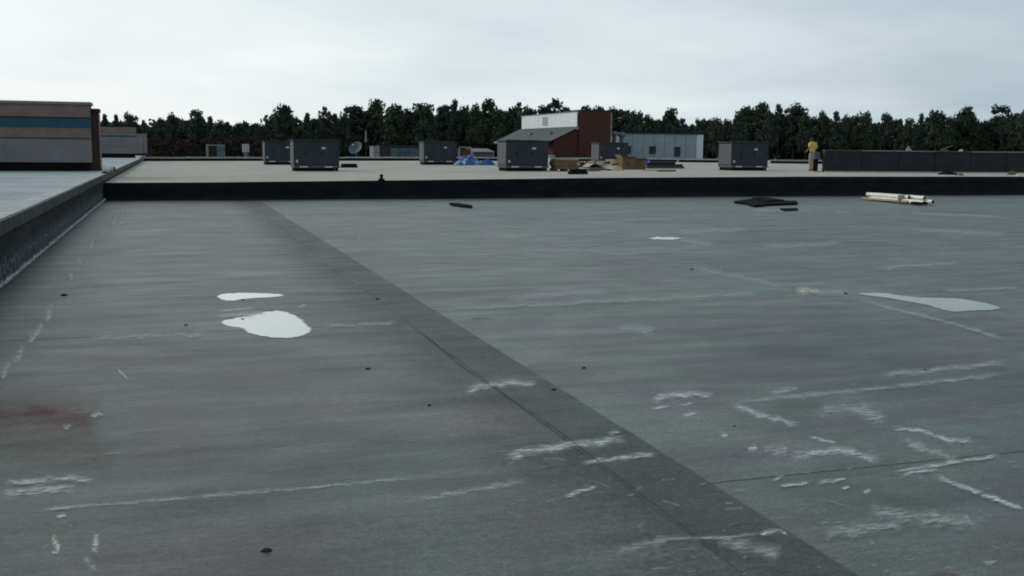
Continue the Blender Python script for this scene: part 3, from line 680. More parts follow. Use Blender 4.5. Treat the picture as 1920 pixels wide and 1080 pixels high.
# tower
tw = MB().box(tx0, -.25, 0, tx1, 4.0, tz).build('tower', M['brick'], bb)
MB().box(tx0 - .05, -.30, tz, tx1 + .05, 4.05, tz + .12).build('tower_cap', M['darktrim'], tw)
MB().box(tx1 - .02, -.31, 0, tx1 + .09, -.251, tz - .1).build('downspout', M['pink'], tw)
MB().box(tx0 - .12, -.05, rz_, tx0 - .001, .06, tz - .2).build('downspout', M['fascia'], tw)
for k in range(3):
    MB().box(1.2 + k * 1.0, -.06, 5.0, 1.75 + k * 1.0, -.002, 6.3).build('window', M['glass'], bb)
for k in range(5):
    MB().tube((-.1, .5 + k * 3.4, 0), (-.1, .5 + k * 3.4, ez - .3), .12, n=8).build('porch_post', M['fascia'], bb)

# ---- pale block building
YW = 103.0
q0 = atY(1165, 250, YW); q1 = atY(1318, 250.5, YW)
wb = empty('block_building', (q0.x, YW, GZ)); tag(wb, 'pale blue grey flat roofed building with three small dark windows', 'building')
wdt = q1.x - q0.x; hz = q0.z - GZ
wins = []
for (xa, ya, xb, yb) in ((1170, 274, 1183, 288.5), (1217, 274, 1230, 289), (1264, 275, 1276, 294)):
    a = atY(xa, ya, YW); b_ = atY(xb, yb, YW); wins.append((a.x - q0.x, b_.x - q0.x, b_.z - GZ, a.z - GZ))
xs_ = sorted([0.0, wdt] + [w for ww in wins for w in ww[:2]])
mb = MB()
edges = [0.0]
for w in wins: edges += [w[0], w[1]]
edges.append(wdt)
for i in range(0, len(edges), 2): mb.box(edges[i], 0, 0, edges[i + 1], 10, hz)
mb.build('wall', M['block'], wb)
for w in wins:
    MB().box(w[0], .002, 0, w[1], 9.9, w[2]).box(w[0], .002, w[3], w[1], 9.9, hz - .003).build('wall', M['block'], wb)
    wi = MB().box(w[0], .14, w[2], w[1], .18, w[3]).build('window', M['glass'], wb)
    MB().box(w[0] - .04, -.05, w[2] - .08, w[1] + .04, .0, w[2] - .003).build('sill', M['fascia'], wi)
    MB().box((w[0] + w[1]) / 2 - .03, .10, w[2], (w[0] + w[1]) / 2 + .03, .138, w[3]).build('mullion', M['darktrim'], wi)
MB().box(-.1, -.12, hz, wdt + .1, 10.1, hz + .14).build('roof_edge', M['darktrim'], wb)
MB().box(wdt - .75, -.05, 0, wdt + .04, -.002, hz - .005).build('corner_panel', M['clerestory'], wb)
for k in range(1, 7):
    MB().box(wdt * k / 7.6, -.014, 0, wdt * k / 7.6 + .035, -.001, hz - .03).build('panel_joint', M['steel'], wb)
MB().box(-.02, -.06, 0, .10, -.003, hz - .05).build('downspout', M['fascia'], wb)

# twin exhaust hoods between tower and block building
ta = atY(1160, 246, 101)
eh = empty('exhaust_stack', (ta.x, 101, GZ)); tag(eh, 'teal grey twin exhaust stacks between the brick tower and the pale building', 'exhaust')
H = ta.z - GZ
for dx, hh in ((-.5, H), (.35, H - .1)):
    s_ = MB().tube((dx, 0, 0), (dx, 0, hh - .5), .22, n=12).build('stack', M['tealsteel'], eh, smooth=False)
    MB().lathe((dx, 0, hh - .5), [(.24, 0), (.42, .08), (.42, .28), (.28, .45), (.06, .5)], 14).build('hood', M['steel'], s_)
MB().box(-.75, .25, 0, .65, .9, H - 1.2).build('duct', M['tealsteel'], eh)
MB().box(-.9, -.05, H - 1.45, .75, .08, H - 1.35).build('bracket', M['steel'], eh)

# ---- things beyond the far parapet, standing on the same pale roof
def P(px, py, Y): return atY(px, py, Y)
YR = 90.0
def zr(X): return zup(X)
def rear(px): return P(px, 290, YR).x
a = rear(388); b_ = rear(422); z0 = zr(a); zt = P(388, 271, YR).z
hs = empty('roof_hatch', ((a + b_) / 2, YR, z0)); tag(hs, 'small pale framed hatch house with a dark opening, far left', 'hatch')
w = (b_ - a) / 2; h = zt - z0
MB().box(-w, .3, 0, w, 1.6, h - .05).build('body', M['darktrim'], hs)
MB().box(-w - .05, .0, 0, -w + .12, .299, h).build('post', M['dimwhite'], hs)
MB().box(-w + .121, .0, h - .1, w, .299, h).build('lintel', M['dimwhite'], hs)
MB().box(w - .65, .05, 0, w, .299, h - .101).build('door', M['tealsteel'], hs)
a = rear(456); b_ = rear(467); zt = P(460, 270, YR).z
bx_ = empty('vent_box', ((a + b_) / 2, YR, zr(a))); tag(bx_, 'small white vent box on a post, right of the pale hatch house', 'vent')
MB().box(-.27, 0, .6, .27, .5, zt - zr(a)).build('hood', M['fascia'], bx_, bevel=.03); MB().box(-.16, .1, 0, .16, .4, .6).build('riser', M['steel'], bx_)
# satellite dish
c = P(668, 279, 88.0)
ds = empty('satellite_dish', (c.x, 88, zr(c.x))); tag(ds, 'grey satellite dish with feed arm beside the far parapet', 'satellite dish')
hh = c.z - zr(c.x)
mb = MB(); rings = 7; seg = 24; nrm = Vector((-.55, -.62, .55)).normalized(); u = nrm.orthogonal().normalized(); w_ = nrm.cross(u); cc = Vector((0, 0, hh))
for side in (0, 1):
    base = len(mb.v)
    for q in range(rings + 1):
        r = .62 * q / rings
        for k in range(seg):
            an = 2 * math.pi * k / seg
            mb.v.append(tuple(cc + (u * math.cos(an) + w_ * math.sin(an)) * r + nrm * (0.28 * r * r / .38 - .1 + .02 * side)))
    for q in range(rings):
        for k in range(seg):
            j = (k + 1) % seg; mb.f.append((base + q*seg + k, base + q*seg + j, base + (q+1)*seg + j, base + (q+1)*seg + k))
mb.build('reflector', M['tealsteel'], ds, smooth=True)
MB().tube((0, .08, 0), (0, .08, hh - .1), .045).build('mast', M['steel'], ds)
MB().tube(cc + nrm * -.05 - w_ * .6, cc + nrm * .55, .02, n=6).build('feed_arm', M['steel'], ds)
MB().tube(cc + nrm * .50, cc + nrm * .62, .05, n=8).build('feed_horn', M['badge'], ds)
MB().box(-.35, -.2, 0, .35, .4, .06).build('foot_plate', M['steel'], ds)
# antenna mast
c = P(686, 245, 89.0); cb = P(686, 266, 89.0)
am = empty('antenna_mast', (c.x, 89, zr(c.x))); tag(am, 'thin mast with a white upper tube right of the satellite dish', 'mast')
MB().tube((0, 0, 0), (0, 0, cb.z - zr(c.x)), .03, n=8).build('mast', M['darktrim'], am)
MB().tube((0, 0, cb.z - zr(c.x)), (0, 0, c.z - zr(c.x)), .09, .05, n=10).build('radome', M['dimwhite'], am)
# low mechanical unit with pale end
a = P(700, 290, 88).x; b_ = P(790, 290, 88).x; zt = P(740, 274, 88).z
lu = empty('louvred_unit', (a, 88, zr(a))); tag(lu, 'low teal black louvred unit with a pale end panel near the far parapet', 'air handler')
W = b_ - a; h = zt - zr(a)
MB().box(.55, 0, .1, W, 1.6, h).build('casing', M['darktrim'], lu)
MB().box(.0, -.02, 0, .54, 1.6, h - .02).build('end_panel', M['dimwhite'], lu)
for k in range(3):
    xa = 1.5 + k * (W - 1.7) / 3; lv = MB().box(xa, -.04, .25, xa + (W - 1.9) / 3, -.001, h - .18).build('louvre_panel', M['tealsteel'], lu)
    for q in range(4):
        MB().rbox((xa + (W - 1.9) / 6, -.06, .33 + q * .18), ((W - 2.0) / 3, .07, .02), 0, .5).build('blade', M['tealsteel'], lv)
MB().box(.5, -.06, h + .001, W + .05, 1.65, h + .06).build('lid', M['darktrim'], lu)
# dark framed opening and low awning between units
a = P(861, 290, 88).x; b_ = P(884, 290, 88).x; zt = P(870, 277, 88).z
fr = empty('frame_stand', (a, 88, zr(a))); tag(fr, 'small white pipe frame behind the blue tarpaulin', 'frame')
w = b_ - a; h = zt - zr(a)
MB().box(0, 0, 0, .08, .08, h).build('post', M['dimwhite'], fr); MB().box(w - .08, 0, 0, w, .08, h).build('post', M['dimwhite'], fr)
MB().box(0, .001, h + .001, w, .081, h + .09).build('top_rail', M['dimwhite'], fr); MB().box(.081, .1, 0, w - .081, .9, h - .1).build('dark_box', M['redbrown'], fr)
a = P(886, 290, 89).x; b_ = P(928, 290, 89).x; zt = P(900, 282, 89).z
aw = empty('low_shed', (a, 89, zr(a))); tag(aw, 'low grey lean-to roof left of the brick building', 'shed')
w = b_ - a; h = zt - zr(a)
MB().box(.1, .4, 0, w - .1, 2.2, h - .1).build('body', M['steel'], aw); MB().rbox((w / 2, 1.2, h), (w, 2.4, .06), 0, .12).build('roof', M['steel'], aw)
for dx in (.1, w - .15): MB().box(dx, .1, 0, dx + .06, .16, h - .1).build('post', M['dimwhite'], aw)

# ================================================================== ROOFTOP UNITS
UW, UD, UH = 2.14, 1.35, 1.45
def make_unit():
    t = empty('rooftop_unit')
    MB().box(.06, .06, 0, UW - .06, UD - .06, .16).build('curb', M['scrap'], t)
    rail = MB().box(0.0, .0, .16, UW, UD, .25).build('base_rail', M['rail'], t)
    for k in range(3): MB().box(.28 + k * .58, -.008, .175, .28 + k * .58 + .36, -.001, .235).build('fork_pocket', M['badge'] if k != 1 else M['coil'], rail)
    cab = MB().box(.02, .02, .25, UW - .02, UD - .02, UH - .06).build('cabinet', M['cabinet'], t, bevel=.012)
    for x0, x1 in ((.05, .626), (.634, 1.366), (1.374, UW - .05)):
        p = MB().box(x0, .008, .29, x1, .0195, UH - .11).build('access_panel', M['cabinet'], t, bevel=.006)
        MB().box(x1 - .10, -.03, .78, x1 - .07, -.005, .90).build('handle', M['scrap'], p)
    MB().box(-.025, -.03, UH - .059, UW + .025, UD + .03, UH).build('top_cover', M['cabinet'], t, bevel=.008)
    cg = MB().box(-.004, .10, .30, .019, UD - .10, UH - .12).build('coil_guard', M['coil'], t)
    for k in range(9): MB().box(-.016, .12, .36 + k * .105, -.005, UD - .12, .38 + k * .105).build('guard_slat', M['coil'], cg)
    for yy in (.03, UD - .09): MB().box(-.006, yy, .27, .0195, yy + .06, UH - .08).build('corner_post', M['coil'], t)
    for xx in (.60, 1.52):
        fg = MB().lathe((xx, UD / 2, UH), [(.40, 0), (.40, .012), (.36, .018), (.05, .018)], 20).build('fan_shroud', M['scrap'], t)
        MB().rbox((xx, UD / 2, UH + .022), (.8, .03, .008)).rbox((xx, UD / 2, UH + .023), (.03, .8, .008)).build('fan_guard', M['coil'], fg)
    MB().box(1.30, -.012, 1.03, 1.48, -.0045, 1.12).build('maker_badge', M['badge'], t)
    MB().box(.11, -.012, .40, .20, -.0045, .52).build('rating_label', M['badge'], t)
    MB().tube((UW - .25, -.05, .16), (UW - .25, -.05, .0), .02, n=6).build('drain_pipe', M['coil'], t)
    return t
UG = 'rooftop air conditioning units'
unit = make_unit()
spots = [((5.40, 49.0), 'dark rooftop unit, front left one, standing beside a low black block'),
         ((5.50, 65.8), 'dark rooftop unit half hidden behind the front left unit'),
         ((14.98, 63.3), 'dark rooftop unit in the back row just left of the blue tarpaulin'),
         ((14.93, 46.4), 'dark rooftop unit in front of the grey sloping roof of the brick building'),
         ((27.1, 64.0), 'dark rooftop unit behind the heap of boards, in front of the brick tower'),
         ((26.95, 46.5), 'dark rooftop unit on the right, left of the person in yellow')]
for i, ((ux, uy), lab) in enumerate(spots):
    o = unit if i == 0 else copy_tree(unit)
    o.location = (ux, uy, zup(ux + 1) + .0); tag(o, lab, 'air conditioner', UG)
    o.rotation_euler = (0, 0, R_([0, .6, -.5, .3, 0, -.4][i]))

# ================================================================== LONG DARK DIVIDER WALL (right)
A = up(1545, 322.5); B = Vector((46.0, 41.2, 0)); dirw = Vector((B.x - A.x, B.y - A.y, 0)); LW = dirw.length; angw = math.atan2(dirw.y, dirw.x)
dw = empty('divider_wall', (A.x, A.y, zup(A.x)), angw); tag(dw, 'long waist high dark divider wall on the right of the pale roof', 'wall')
k = 0; x = 0
while x < LW - .1:
    x1 = min(LW, x + 1.95); d = .006 * (k % 2)
    MB().box(x + .012, -d, -.05, x1 - .012, .28, 1.03).build('wall_panel', M['dwall'], dw, bevel=.01)
    MB().box(x + .003, -.05 - d, 1.031, x1 - .003, .33, 1.085 + .004 * (k % 2)).build('coping_piece', M['dimwhite'] if k % 3 else M['woodgrey'], dw)
    x = x1; k += 1
MB().box(.0, -.10, -.04, LW, -.012, .05).build('cant_strip', M['uproof'], dw)
eb = empty('end_box', (A.x - .42, A.y + .25, zup(A.x))); tag(eb, 'small grey junction box on a dark stand at the left end of the divider wall', 'box')
MB().box(0, 0, .62, .34, .25, .98).build('casing', M['coil'], eb, bevel=.01); MB().box(.08, .05, 0, .26, .2, .62).build('stand', M['scrap'], eb); MB().box(-.02, -.06, .0, .36, .3, .035).build('foot', M['fascia'], eb)

# scraps on and in front of the divider wall
def crumple(name, c, size, m, seed, label, cat, group=None, folds=3.0):
    r = random.Random(seed); n = 12; mb = MB(); ph = [r.uniform(0, 6) for _ in range(6)]
    top = []
    for j in range(n + 1):
        for i in range(n + 1):
            u = i / n * 2 - 1; v = j / n * 2 - 1
            e = max(0.0, 1 - max(abs(u), abs(v)) ** 3)
            h = e * (0.45 + 0.3 * math.sin(folds * u + ph[0] + 1.5 * math.sin(2 * v + ph[1])) + 0.25 * math.sin(folds * 1.7 * v + ph[2] + u * 2)) + r.uniform(-.06, .06) * e
            rr2 = 1 + .18 * math.sin(3 * math.atan2(v, u) + ph[3]) + r.uniform(-.03, .03)
            mb.v.append((c[0] + u * size[0] / 2 * rr2, c[1] + v * size[1] / 2 * rr2, c[2] + max(.004, h * size[2])))
    for j in range(n):
        for i in range(n):
            a = j * (n + 1) + i; mb.f.append((a, a + 1, a + n + 2, a + n + 1))
    # closed underside
    ring = [i for i in range(n + 1)] + [k * (n + 1) + n for k in range(1, n + 1)] + [n * (n + 1) + i for i in range(n - 1, -1, -1)] + [k * (n + 1) for k in range(n - 1, 0, -1)]
    b0 = len(mb.v); mb.v += [(mb.v[i][0], mb.v[i][1], c[2]) for i in ring]
    for q in range(len(ring)):
        w = (q + 1) % len(ring); mb.f.append((ring[q], b0 + q, b0 + w, ring[w]))
    mb.f.append(tuple(b0 + q for q in range(len(ring))))
    o = mb.build(name, m, smooth=False); return tag(o, label, cat, group)
def walltop(px):
    d = ray(px, 280); t_ = None
    # point on the wall's line
    best = None
    for k in range(400):
        s = LW * k / 400; p = A + dirw.normalized() * s
        q = CAM_R.transposed() @ (Vector((p.x, p.y, zup(A.x) + 1.1)) - EYE); x_ = 960 + F_PX * q.x / -q.z
        if best is None or abs(x_ - px) < best[0]: best = (abs(x_ - px), p)
    return best[1]
p = walltop(1707); crumple('crumpled_wrapper', (p.x, p.y + .15, zup(A.x) + 1.09), (.3, .2, .22), M['fascia'], 3, 'pale crumpled scrap lying on top of the dark divider wall', 'litter')
p = walltop(1806); crumple('paper_scrap', (p.x, p.y + .12, zup(A.x) + 1.09), (.2, .16, .1), M['badge'], 4, 'tiny white scrap at the right on top of the divider wall', 'litter')
p = walltop(1778); o = MB().tube((p.x - .35, p.y + .15, zup(A.x) + 1.115), (p.x + .35, p.y + .12, zup(A.x) + 1.36), .028, .02, n=7).tube((p.x - .12, p.y + .15, zup(A.x) + 1.11), (p.x + .12, p.y + .15, zup(A.x) + 1.12), .03, n=6).build('wood_stick', M['wood']); tag(o, 'tan stick propped up on top of the dark divider wall', 'stick')
p = up(1783, 327.5); crumple('membrane_rag', (p.x, p.y, zup(p.x)), (1.1, .5, .20), M['scrap'], 5, 'black crumpled rag at the foot of the divider wall', 'rag')
p = up(1800, 329); crumple('leaf_litter', (p.x, p.y, zup(p.x)), (.35, .25, .12), M['card'], 6, 'small brown scrap beside the black rag at the divider wall', 'litter')
p = up(1897, 328); crumple('cardboard_scrap', (p.x, p.y, zup(p.x)), (.5, .3, .20), M['card'], 8, 'crumpled brown cardboard scrap at the far right edge below the divider wall', 'litter')
p = up(1912, 330); crumple('foam_scrap', (p.x, p.y, zup(p.x)), (.4, .2, .12), M['badge'], 9, 'white scrap at the far right edge below the divider wall', 'litter')

# ================================================================== MATERIALS LYING ON THE PALE ROOF
# black block beside front left unit
a = up(640, 314.5); b_ = up(672, 314.5)
o = empty('timber_stack', (a.x, a.y, zup(a.x))); tag(o, 'low black block of two timbers right of the front left unit', 'timber')
w = b_.x - a.x
MB().box(0, 0, 0, w, .28, .11).build('timber', M['scrap'], o, bevel=.008); MB().box(.03, .02, .112, w - .02, .30, .22).build('timber', M['scrap'], o, bevel=.008)
# blue tarpaulin
tc_ = (up(858, 310) + up(920, 310)) / 2
crumple('tarpaulin', (tc_.x, tc_.y + .5, zup(tc_.x)), (2.35, 1.5, .66), M['tarp'], 11, 'crumpled blue tarpaulin heap between two units', 'tarpaulin', folds=4.5)
p = up(925, 309); crumple('plastic_sheet', (p.x, p.y + .2, zup(p.x)), (.7, .4, .18), M['badge'], 14, 'white plastic sheet at the right end of the blue tarpaulin', 'plastic sheet')
# pallet with boards
a = up(1042, 321); b_ = up(1086, 321); w = b_.x - a.x
pl = empty('board_stack', (a.x, a.y, zup(a.x)), R_(-3)); tag(pl, 'stack of tan boards on a pallet right of the middle front unit', 'boards')
for k in range(3): MB().box(.0 + k * (w - .1) / 2, 0, 0, .1 + k * (w - .1) / 2, 1.0, .09).build('bearer', M['woodgrey'], pl)
for k in range(6): MB().box(0, k * .18, .091, w, k * .18 + .10, .115).build('slat', M['woodgrey'], pl)
z = .116; rb = random.Random(8)
for k in range(8):
    th = .055 + rb.uniform(0, .012); d = rb.uniform(-.05, .05)
    MB().rbox((w / 2 + d, .5 + rb.uniform(-.04, .04), z + th / 2), (w + rb.uniform(-.1, .06), .98, th - .004), rb.uniform(-.05, .05)).build('board', M['tan'] if k in (7,) else (M['card'] if k % 3 else M['wood']), pl); z += th
MB().rbox((w / 2 + .05, .45, z + .03), (w * .8, .6, .03), .15, 0, .03).build('facer_sheet', M['cream'], pl)
# green topped bucket left of it
p = up(1034, 309.5)
bk = empty('bucket', (p.x, p.y, zup(p.x))); tag(bk, 'pale bucket with a green lid just right of the middle front unit', 'bucket')
MB().lathe((0, 0, 0), [(.19, 0), (.24, .42), (.245, .46), (.22, .46)], 16).build('pail', M['badge'], bk); MB().lathe((0, 0, .462), [(.27, 0), (.27, .07), (.2, .14), (.05, .16)], 16).build('lid', M['greenlid'], bk)
MB().tube((-.24, 0, .43), (.0, -.26, .30), .012, n=6).tube((.0, -.26, .30), (.24, 0, .43), .012, n=6).build('bail', M['steel'], bk)
# black block in front
a = up(1070, 327); b_ = up(1105, 327); w = b_.x - a.x
o = empty('rubber_block', (a.x, a.y, zup(a.x))); tag(o, 'low black block in front of the tan board stack', 'block')
MB().box(0, 0, 0, w, .35, .12).build('pad', M['scrap'], o, bevel=.015); MB().box(.06, .04, .121, w - .03, .36, .225).build('pad', M['scrap'], o, bevel=.015)
# dark board pieces between stack and sheets
a = up(1086, 317)
o = empty('board_offcuts', (a.x, a.y, zup(a.x))); tag(o, 'brown board offcuts leaning right of the tan board stack', 'offcuts')
for k, (dx, dz, an, m) in enumerate([(.3, .10, .05, 'card'), (.45, .16, .12, 'woodgrey'), (.55, .26, .2, 'redbrown'), (.7, .34, -.1, 'cream')]):
    MB().rbox((dx, .2 + k * .12, dz), (1.0 - .1 * k, .5, .06), .1 * k, 0, an).build('offcut', M[m], o)
# curved facer sheets
def curved_sheet(name, parent, c, w, d, h, m, seed, rz=0):
    r = random.Random(seed); mb = MB(); n = 14; ph = r.uniform(0, 6); A0 = []; rot = Matrix.Rotation(rz, 3, 'Z')
    for i in range(n + 1):
        u = i / n; z = h * (0.5 + 0.5 * math.sin(2 * math.pi * u * .85 + ph)) * (1 - .5 * u) + .02
        for j in range(4):
            v_ = j / 3; q = rot @ Vector(((u - .5) * w, (v_ - .5) * d, 0)); A0.append((c[0] + q.x, c[1] + q.y, c[2] + z + .06 * v_ * math.sin(3 * u + ph)))
    for lay in (0, 1):
        mb.v += [(a[0], a[1], a[2] + .012 * lay) for a in A0]
    N = len(A0)
    for i in range(n):
        for j in range(3):
            a = i * 4 + j; mb.f += [(a, a + 4, a + 5, a + 1), (N + a, N + a + 1, N + a + 5, N + a + 4)]
    for i in range(n):
        a = i * 4; mb.f += [(a, N + a, N + a + 4, a + 4), (a + 3, a + 7, N + a + 7, N + a + 3)]
    return mb.build(name, m, parent, smooth=True)
a = up(1105, 317.5); b_ = up(1165, 317.5)
cs_ = empty('curled_sheets', (a.x, a.y, zup(a.x))); tag(cs_, 'curled cream and tan sheets heaped left of the cardboard cartons', 'sheets')
w = b_.x - a.x
curved_sheet('sheet', cs_, (w * .25, .3, .03), w * .65, .8, .30, M['cream'], 2, .1); curved_sheet('sheet', cs_, (w * .7, .2, .05), w * .75, .7, .40, M['tan'], 5, -.1); curved_sheet('sheet', cs_, (w * .5, .7, .10), w * .8, .6, .35, M['woodgrey'], 9, .2)
curved_sheet('sheet', cs_, (w * .95, .15, .2), w * .35, .5, .45, M['cream'], 12, .4)
for k, (px_, py_, sx, sy, an, ry, zz_, m) in enumerate([(1100, 316, 1.2, .5, .3, .10, .12, 'tan'), (1120, 318, .9, .25, -.2, .05, .06, 'wood'), (1140, 320, 1.3, .18, .1, .0, .04, 'woodgrey'), (1112, 313, 1.0, .6, -.4, -.18, .28, 'card'), (1150, 314, .8, .5, .2, .3, .30, 'cream'), (1096, 321, .8, .15, .05, .0, .04, 'wood')]):
    p = up(px_, py_); o = MB().rbox((p.x, p.y, zup(p.x) + zz_), (sx, sy, .05), an, 0, ry).build('loose_board', M[m])
    tag(o, ['tan board tilted against the curled sheets', 'short raw board in the middle of the heap', 'long grey board lying in front of the curled sheets', 'brown board leaning at the back of the heap', 'cream board propped beside the left carton', 'narrow raw board beside the tan board stack'][k], 'board', 'loose boards of the heap on the pale roof')
for k, (px_, py_, sx, sz, m, lab) in enumerate([(1094, 312, .8, .35, 'card', 'brown crumpled wrapping at the back left of the heap'), (1128, 312, .9, .4, 'cream', 'pale crumpled wrapping in the middle of the heap'), (1156, 320, .7, .25, 'tan', 'tan crumpled sheet at the front of the heap before the cartons'), (1222, 311, .9, .35, 'card', 'brown wrapping heaped behind the dark timber pile'), (1112, 321, .6, .16, 'woodgrey', 'grey rag in front of the heap of sheets')]):
    p = up(px_, py_); crumple('packing_wrap', (p.x, p.y, zup(p.x)), (sx, .6, sz), M[m], 60 + k, lab, 'wrapping', 'crumpled wrappings of the heap')
# cartons
a = up(1165, 318); b_ = up(1215, 318); w = b_.x - a.x
for k, (dx, dy, sx, sy, h, lab) in enumerate([(0.05, .0, .72, .7, .60, 'left brown cardboard carton of the pair, flap open'), (.80, .12, .62, .6, .52, 'right brown cardboard carton of the pair, lower')]):
    c = empty('carton', (a.x + dx, a.y + dy, zup(a.x))); tag(c, lab, 'carton', 'cardboard cartons on the pale roof')
    MB().box(0, 0, 0, sx, .012, h).box(0, sy - .012, 0, sx, sy, h).box(0, .0121, 0, .012, sy - .0121, h).box(sx - .012, .0121, 0, sx, sy - .0121, h).box(.0121, .0121, 0, sx - .0121, sy - .0121, .02).build('body', M['card'], c)
    MB().rbox((sx / 2, -.09, h + .03), (sx, .2, .01), 0, -.35).build('flap', M['card'], c); MB().rbox((-.06, sy / 2, h + .07), (.2, sy, .01), 0, 0, .8).build('flap', M['tan'], c); MB().rbox((sx + .07, sy / 2, h + .02), (.2, sy, .01), 0, 0, .2).build('flap', M['card'], c)
    MB().box(sx * .25, -.006, h * .35, sx * .6, -.001, h * .6).build('print_patch', M['woodgrey'], c)
# timbers
a = up(1212, 316); b_ = up(1280, 316); w = b_.x - a.x
tb = empty('timber_pile', (a.x, a.y, zup(a.x)), R_(2)); tag(tb, 'pile of dark timbers and one blue wrapped roll right of the cartons', 'timber')
for k, (y_, z_, l, m) in enumerate([(0, .06, w, 'woodgrey'), (.18, .06, w * .95, 'darktrim'), (.36, .06, w, 'woodgrey'), (.1, .18, w * .9, 'darktrim'), (.28, .18, w * .96, 'scrap')]):
    MB().rbox((w / 2 + .03 * k, y_, z_), (l, .16, .115), .01 * k).build('beam', M[m], tb, bevel=.006)
MB().tube((.05, .1, .33), (w * .8, .2, .31), .085, n=12).build('wrapped_roll', M['cabinet'], tb, smooth=False)
MB().tube((-.02, .1, .33), (.25, .13, .33), .10, n=12).build('blue_wrap', M['tarp'], tb)
p = up(1233, 322); o = MB().rbox((p.x + .45, p.y, zup(p.x) + .05), (.95, .16, .09), .03).build('plank', M['wood']); tag(o, 'single tan plank lying in front of the dark timber pile', 'plank')
p = up(1205, 320.5); o = MB().rbox((p.x + .9, p.y + .3, zup(p.x) + .03), (1.5, .14, .04), -.06).build('plank', M['cream']); tag(o, 'thin pale plank between the timber pile and the cartons', 'plank')

# small vent pipe on the black wall
p = up(713, 339)
vp = empty('vent_pipe', (p.x, wy(p.x) + .1, zup(p.x) + .014)); tag(vp, 'small black vent stub standing on the edge of the black wall', 'vent pipe')
MB().lathe((0, 0, 0), [(.13, 0), (.10, .05), (.055, .08), (.05, .16)], 14).build('boot', M['scrap'], vp, smooth=True); MB().lathe((0, 0, .161), [(.06, 0), (.07, .02), (.05, .05), (.01, .055)], 14).build('cap', M['scrap'], vp, smooth=True)
# white vent on the left parapet
p = atY(193, 318, 40.5)
vc = empty('parapet_vent', (-2.14, 40.3, LZ)); tag(vc, 'small white domed vent with a dark bracket on the left parapet', 'vent')
MB().lathe((-.05, 0, .0), [(.15, 0), (.19, .06), (.18, .15), (.10, .23), (.01, .25)], 14).build('dome', M['white'], vc, smooth=True); MB().box(.14, -.03, 0, .19, .04, .16).build('bracket', M['scrap'], vc)
p = (-2.12, 37.2, LZ); o = MB().lathe((0, 0, 0), [(.10, 0), (.12, .03), (.05, .06)], 10).build('sealant_lump', M['scrap'], loc=p); tag(o, 'black sealant lump on the left parapet at the roof corner', 'sealant')

# ================================================================== ON THE DARK ROOF
# bundle of pipes
Pa = onz(1624, 375); Pb = onz(1738, 385)
d_ = (Pb - Pa); 
pb = empty('pipe_bundle', (Pa.x, Pa.y, 0.012), math.atan2(d_.y, d_.x)); tag(pb, 'bundle of off white pipes lying on the dark roof before the black wall', 'pipes')
LL = d_.length
for k, (y_, z_, x0, x1, r, m) in enumerate([(0, .07, .35, LL - .1, .07, 'pipe'), (.155, .07, .0, LL - .55, .07, 'pipe'), (.08, .195, -.05, LL - 1.1, .07, 'pipe'), (.235, .195, .2, LL - .5, .068, 'pipe'), (-.14, .045, .0, LL - .9, .045, 'tan'), (.31, .07, .1, LL - .2, .07, 'pipe')]):
    t_ = MB().tube((x0, y_, z_), (x1, y_ + .02 * (k - 2), z_ + .004 * k), r, n=14).build('pipe', M[m], pb, smooth=False)
    MB().tube((x1 + .002, y_ + .02 * (k - 2), z_ + .004 * k), (x1 + .006, y_ + .02 * (k - 2), z_ + .004 * k), r * .78, n=14).build('bore', M['pipein'], t_)
MB().box(LL * .62, -.20, .008, LL * .62 + .05, .40, .275).build('strap', M['tan'], pb)
MB().rbox((LL - .25, -.12, .05), (.5, .22, .08), .3).build('rag', M['scrap'], pb)
# black membrane offcuts
def offcut(pts, label, seed, th=.03):
    r = random.Random(seed); P3 = [onz(x, y) for x, y in pts]
    mb = MB(); mb.prism([(p.x, p.y) for p in P3], .005, .012 + th)
    o = mb.build('membrane_offcut', M['scrap']); tag(o, label, 'offcut', 'black membrane offcuts on the dark roof'); return o
offcut([(1376, 381), (1408, 376), (1440, 379), (1494, 380), (1496, 384), (1440, 386), (1415, 389), (1400, 384)], 'large black membrane offcut left of the pipe bundle', 1, .06)
offcut([(1410, 377), (1428, 375), (1470, 381), (1440, 383)], 'black flap lying across the large black membrane offcut', 3, .11)
offcut([(1462, 393), (1494, 392), (1496, 395), (1470, 396)], 'small black membrane strip in front of the large offcut', 2)
offcut([(842, 383.5), (858, 384), (884, 388), (886, 390.5), (868, 389), (846, 386)], 'narrow black membrane strip lying alone near the black wall', 4, .05)
# crumbs and drops of tar
def crumb(px, py, s, label, seed):
    r = random.Random(seed); p = onz(px, py, .02); mb = MB(); n = 8
    rings = [(1.0, 0), (1.05, .35), (.7, .75), (.2, 1.0)]
    ph = [r.uniform(.75, 1.25) for _ in range(n)]
    for q, (rr3, z) in enumerate(rings):
        for k in range(n):
            a = 2 * math.pi * k / n; mb.v.append((rr3 * ph[k] * s * math.cos(a) * 1.3, rr3 * ph[(k + q) % n] * s * math.sin(a), z * s * .7))
    for q in range(3):
        for k in range(n):
            j = (k + 1) % n; mb.f.append((q*n + k, q*n + j, (q+1)*n + j, (q+1)*n + k))
    mb.f.append(tuple(3*n + k for k in range(n))); mb.f.append(tuple(reversed(range(n))))
    o = mb.build('tar_crumb', M['pebble'], loc=(p.x, p.y, surf(p.x) - .001)); tag(o, label, 'crumb', 'tar crumbs on the dark roof')
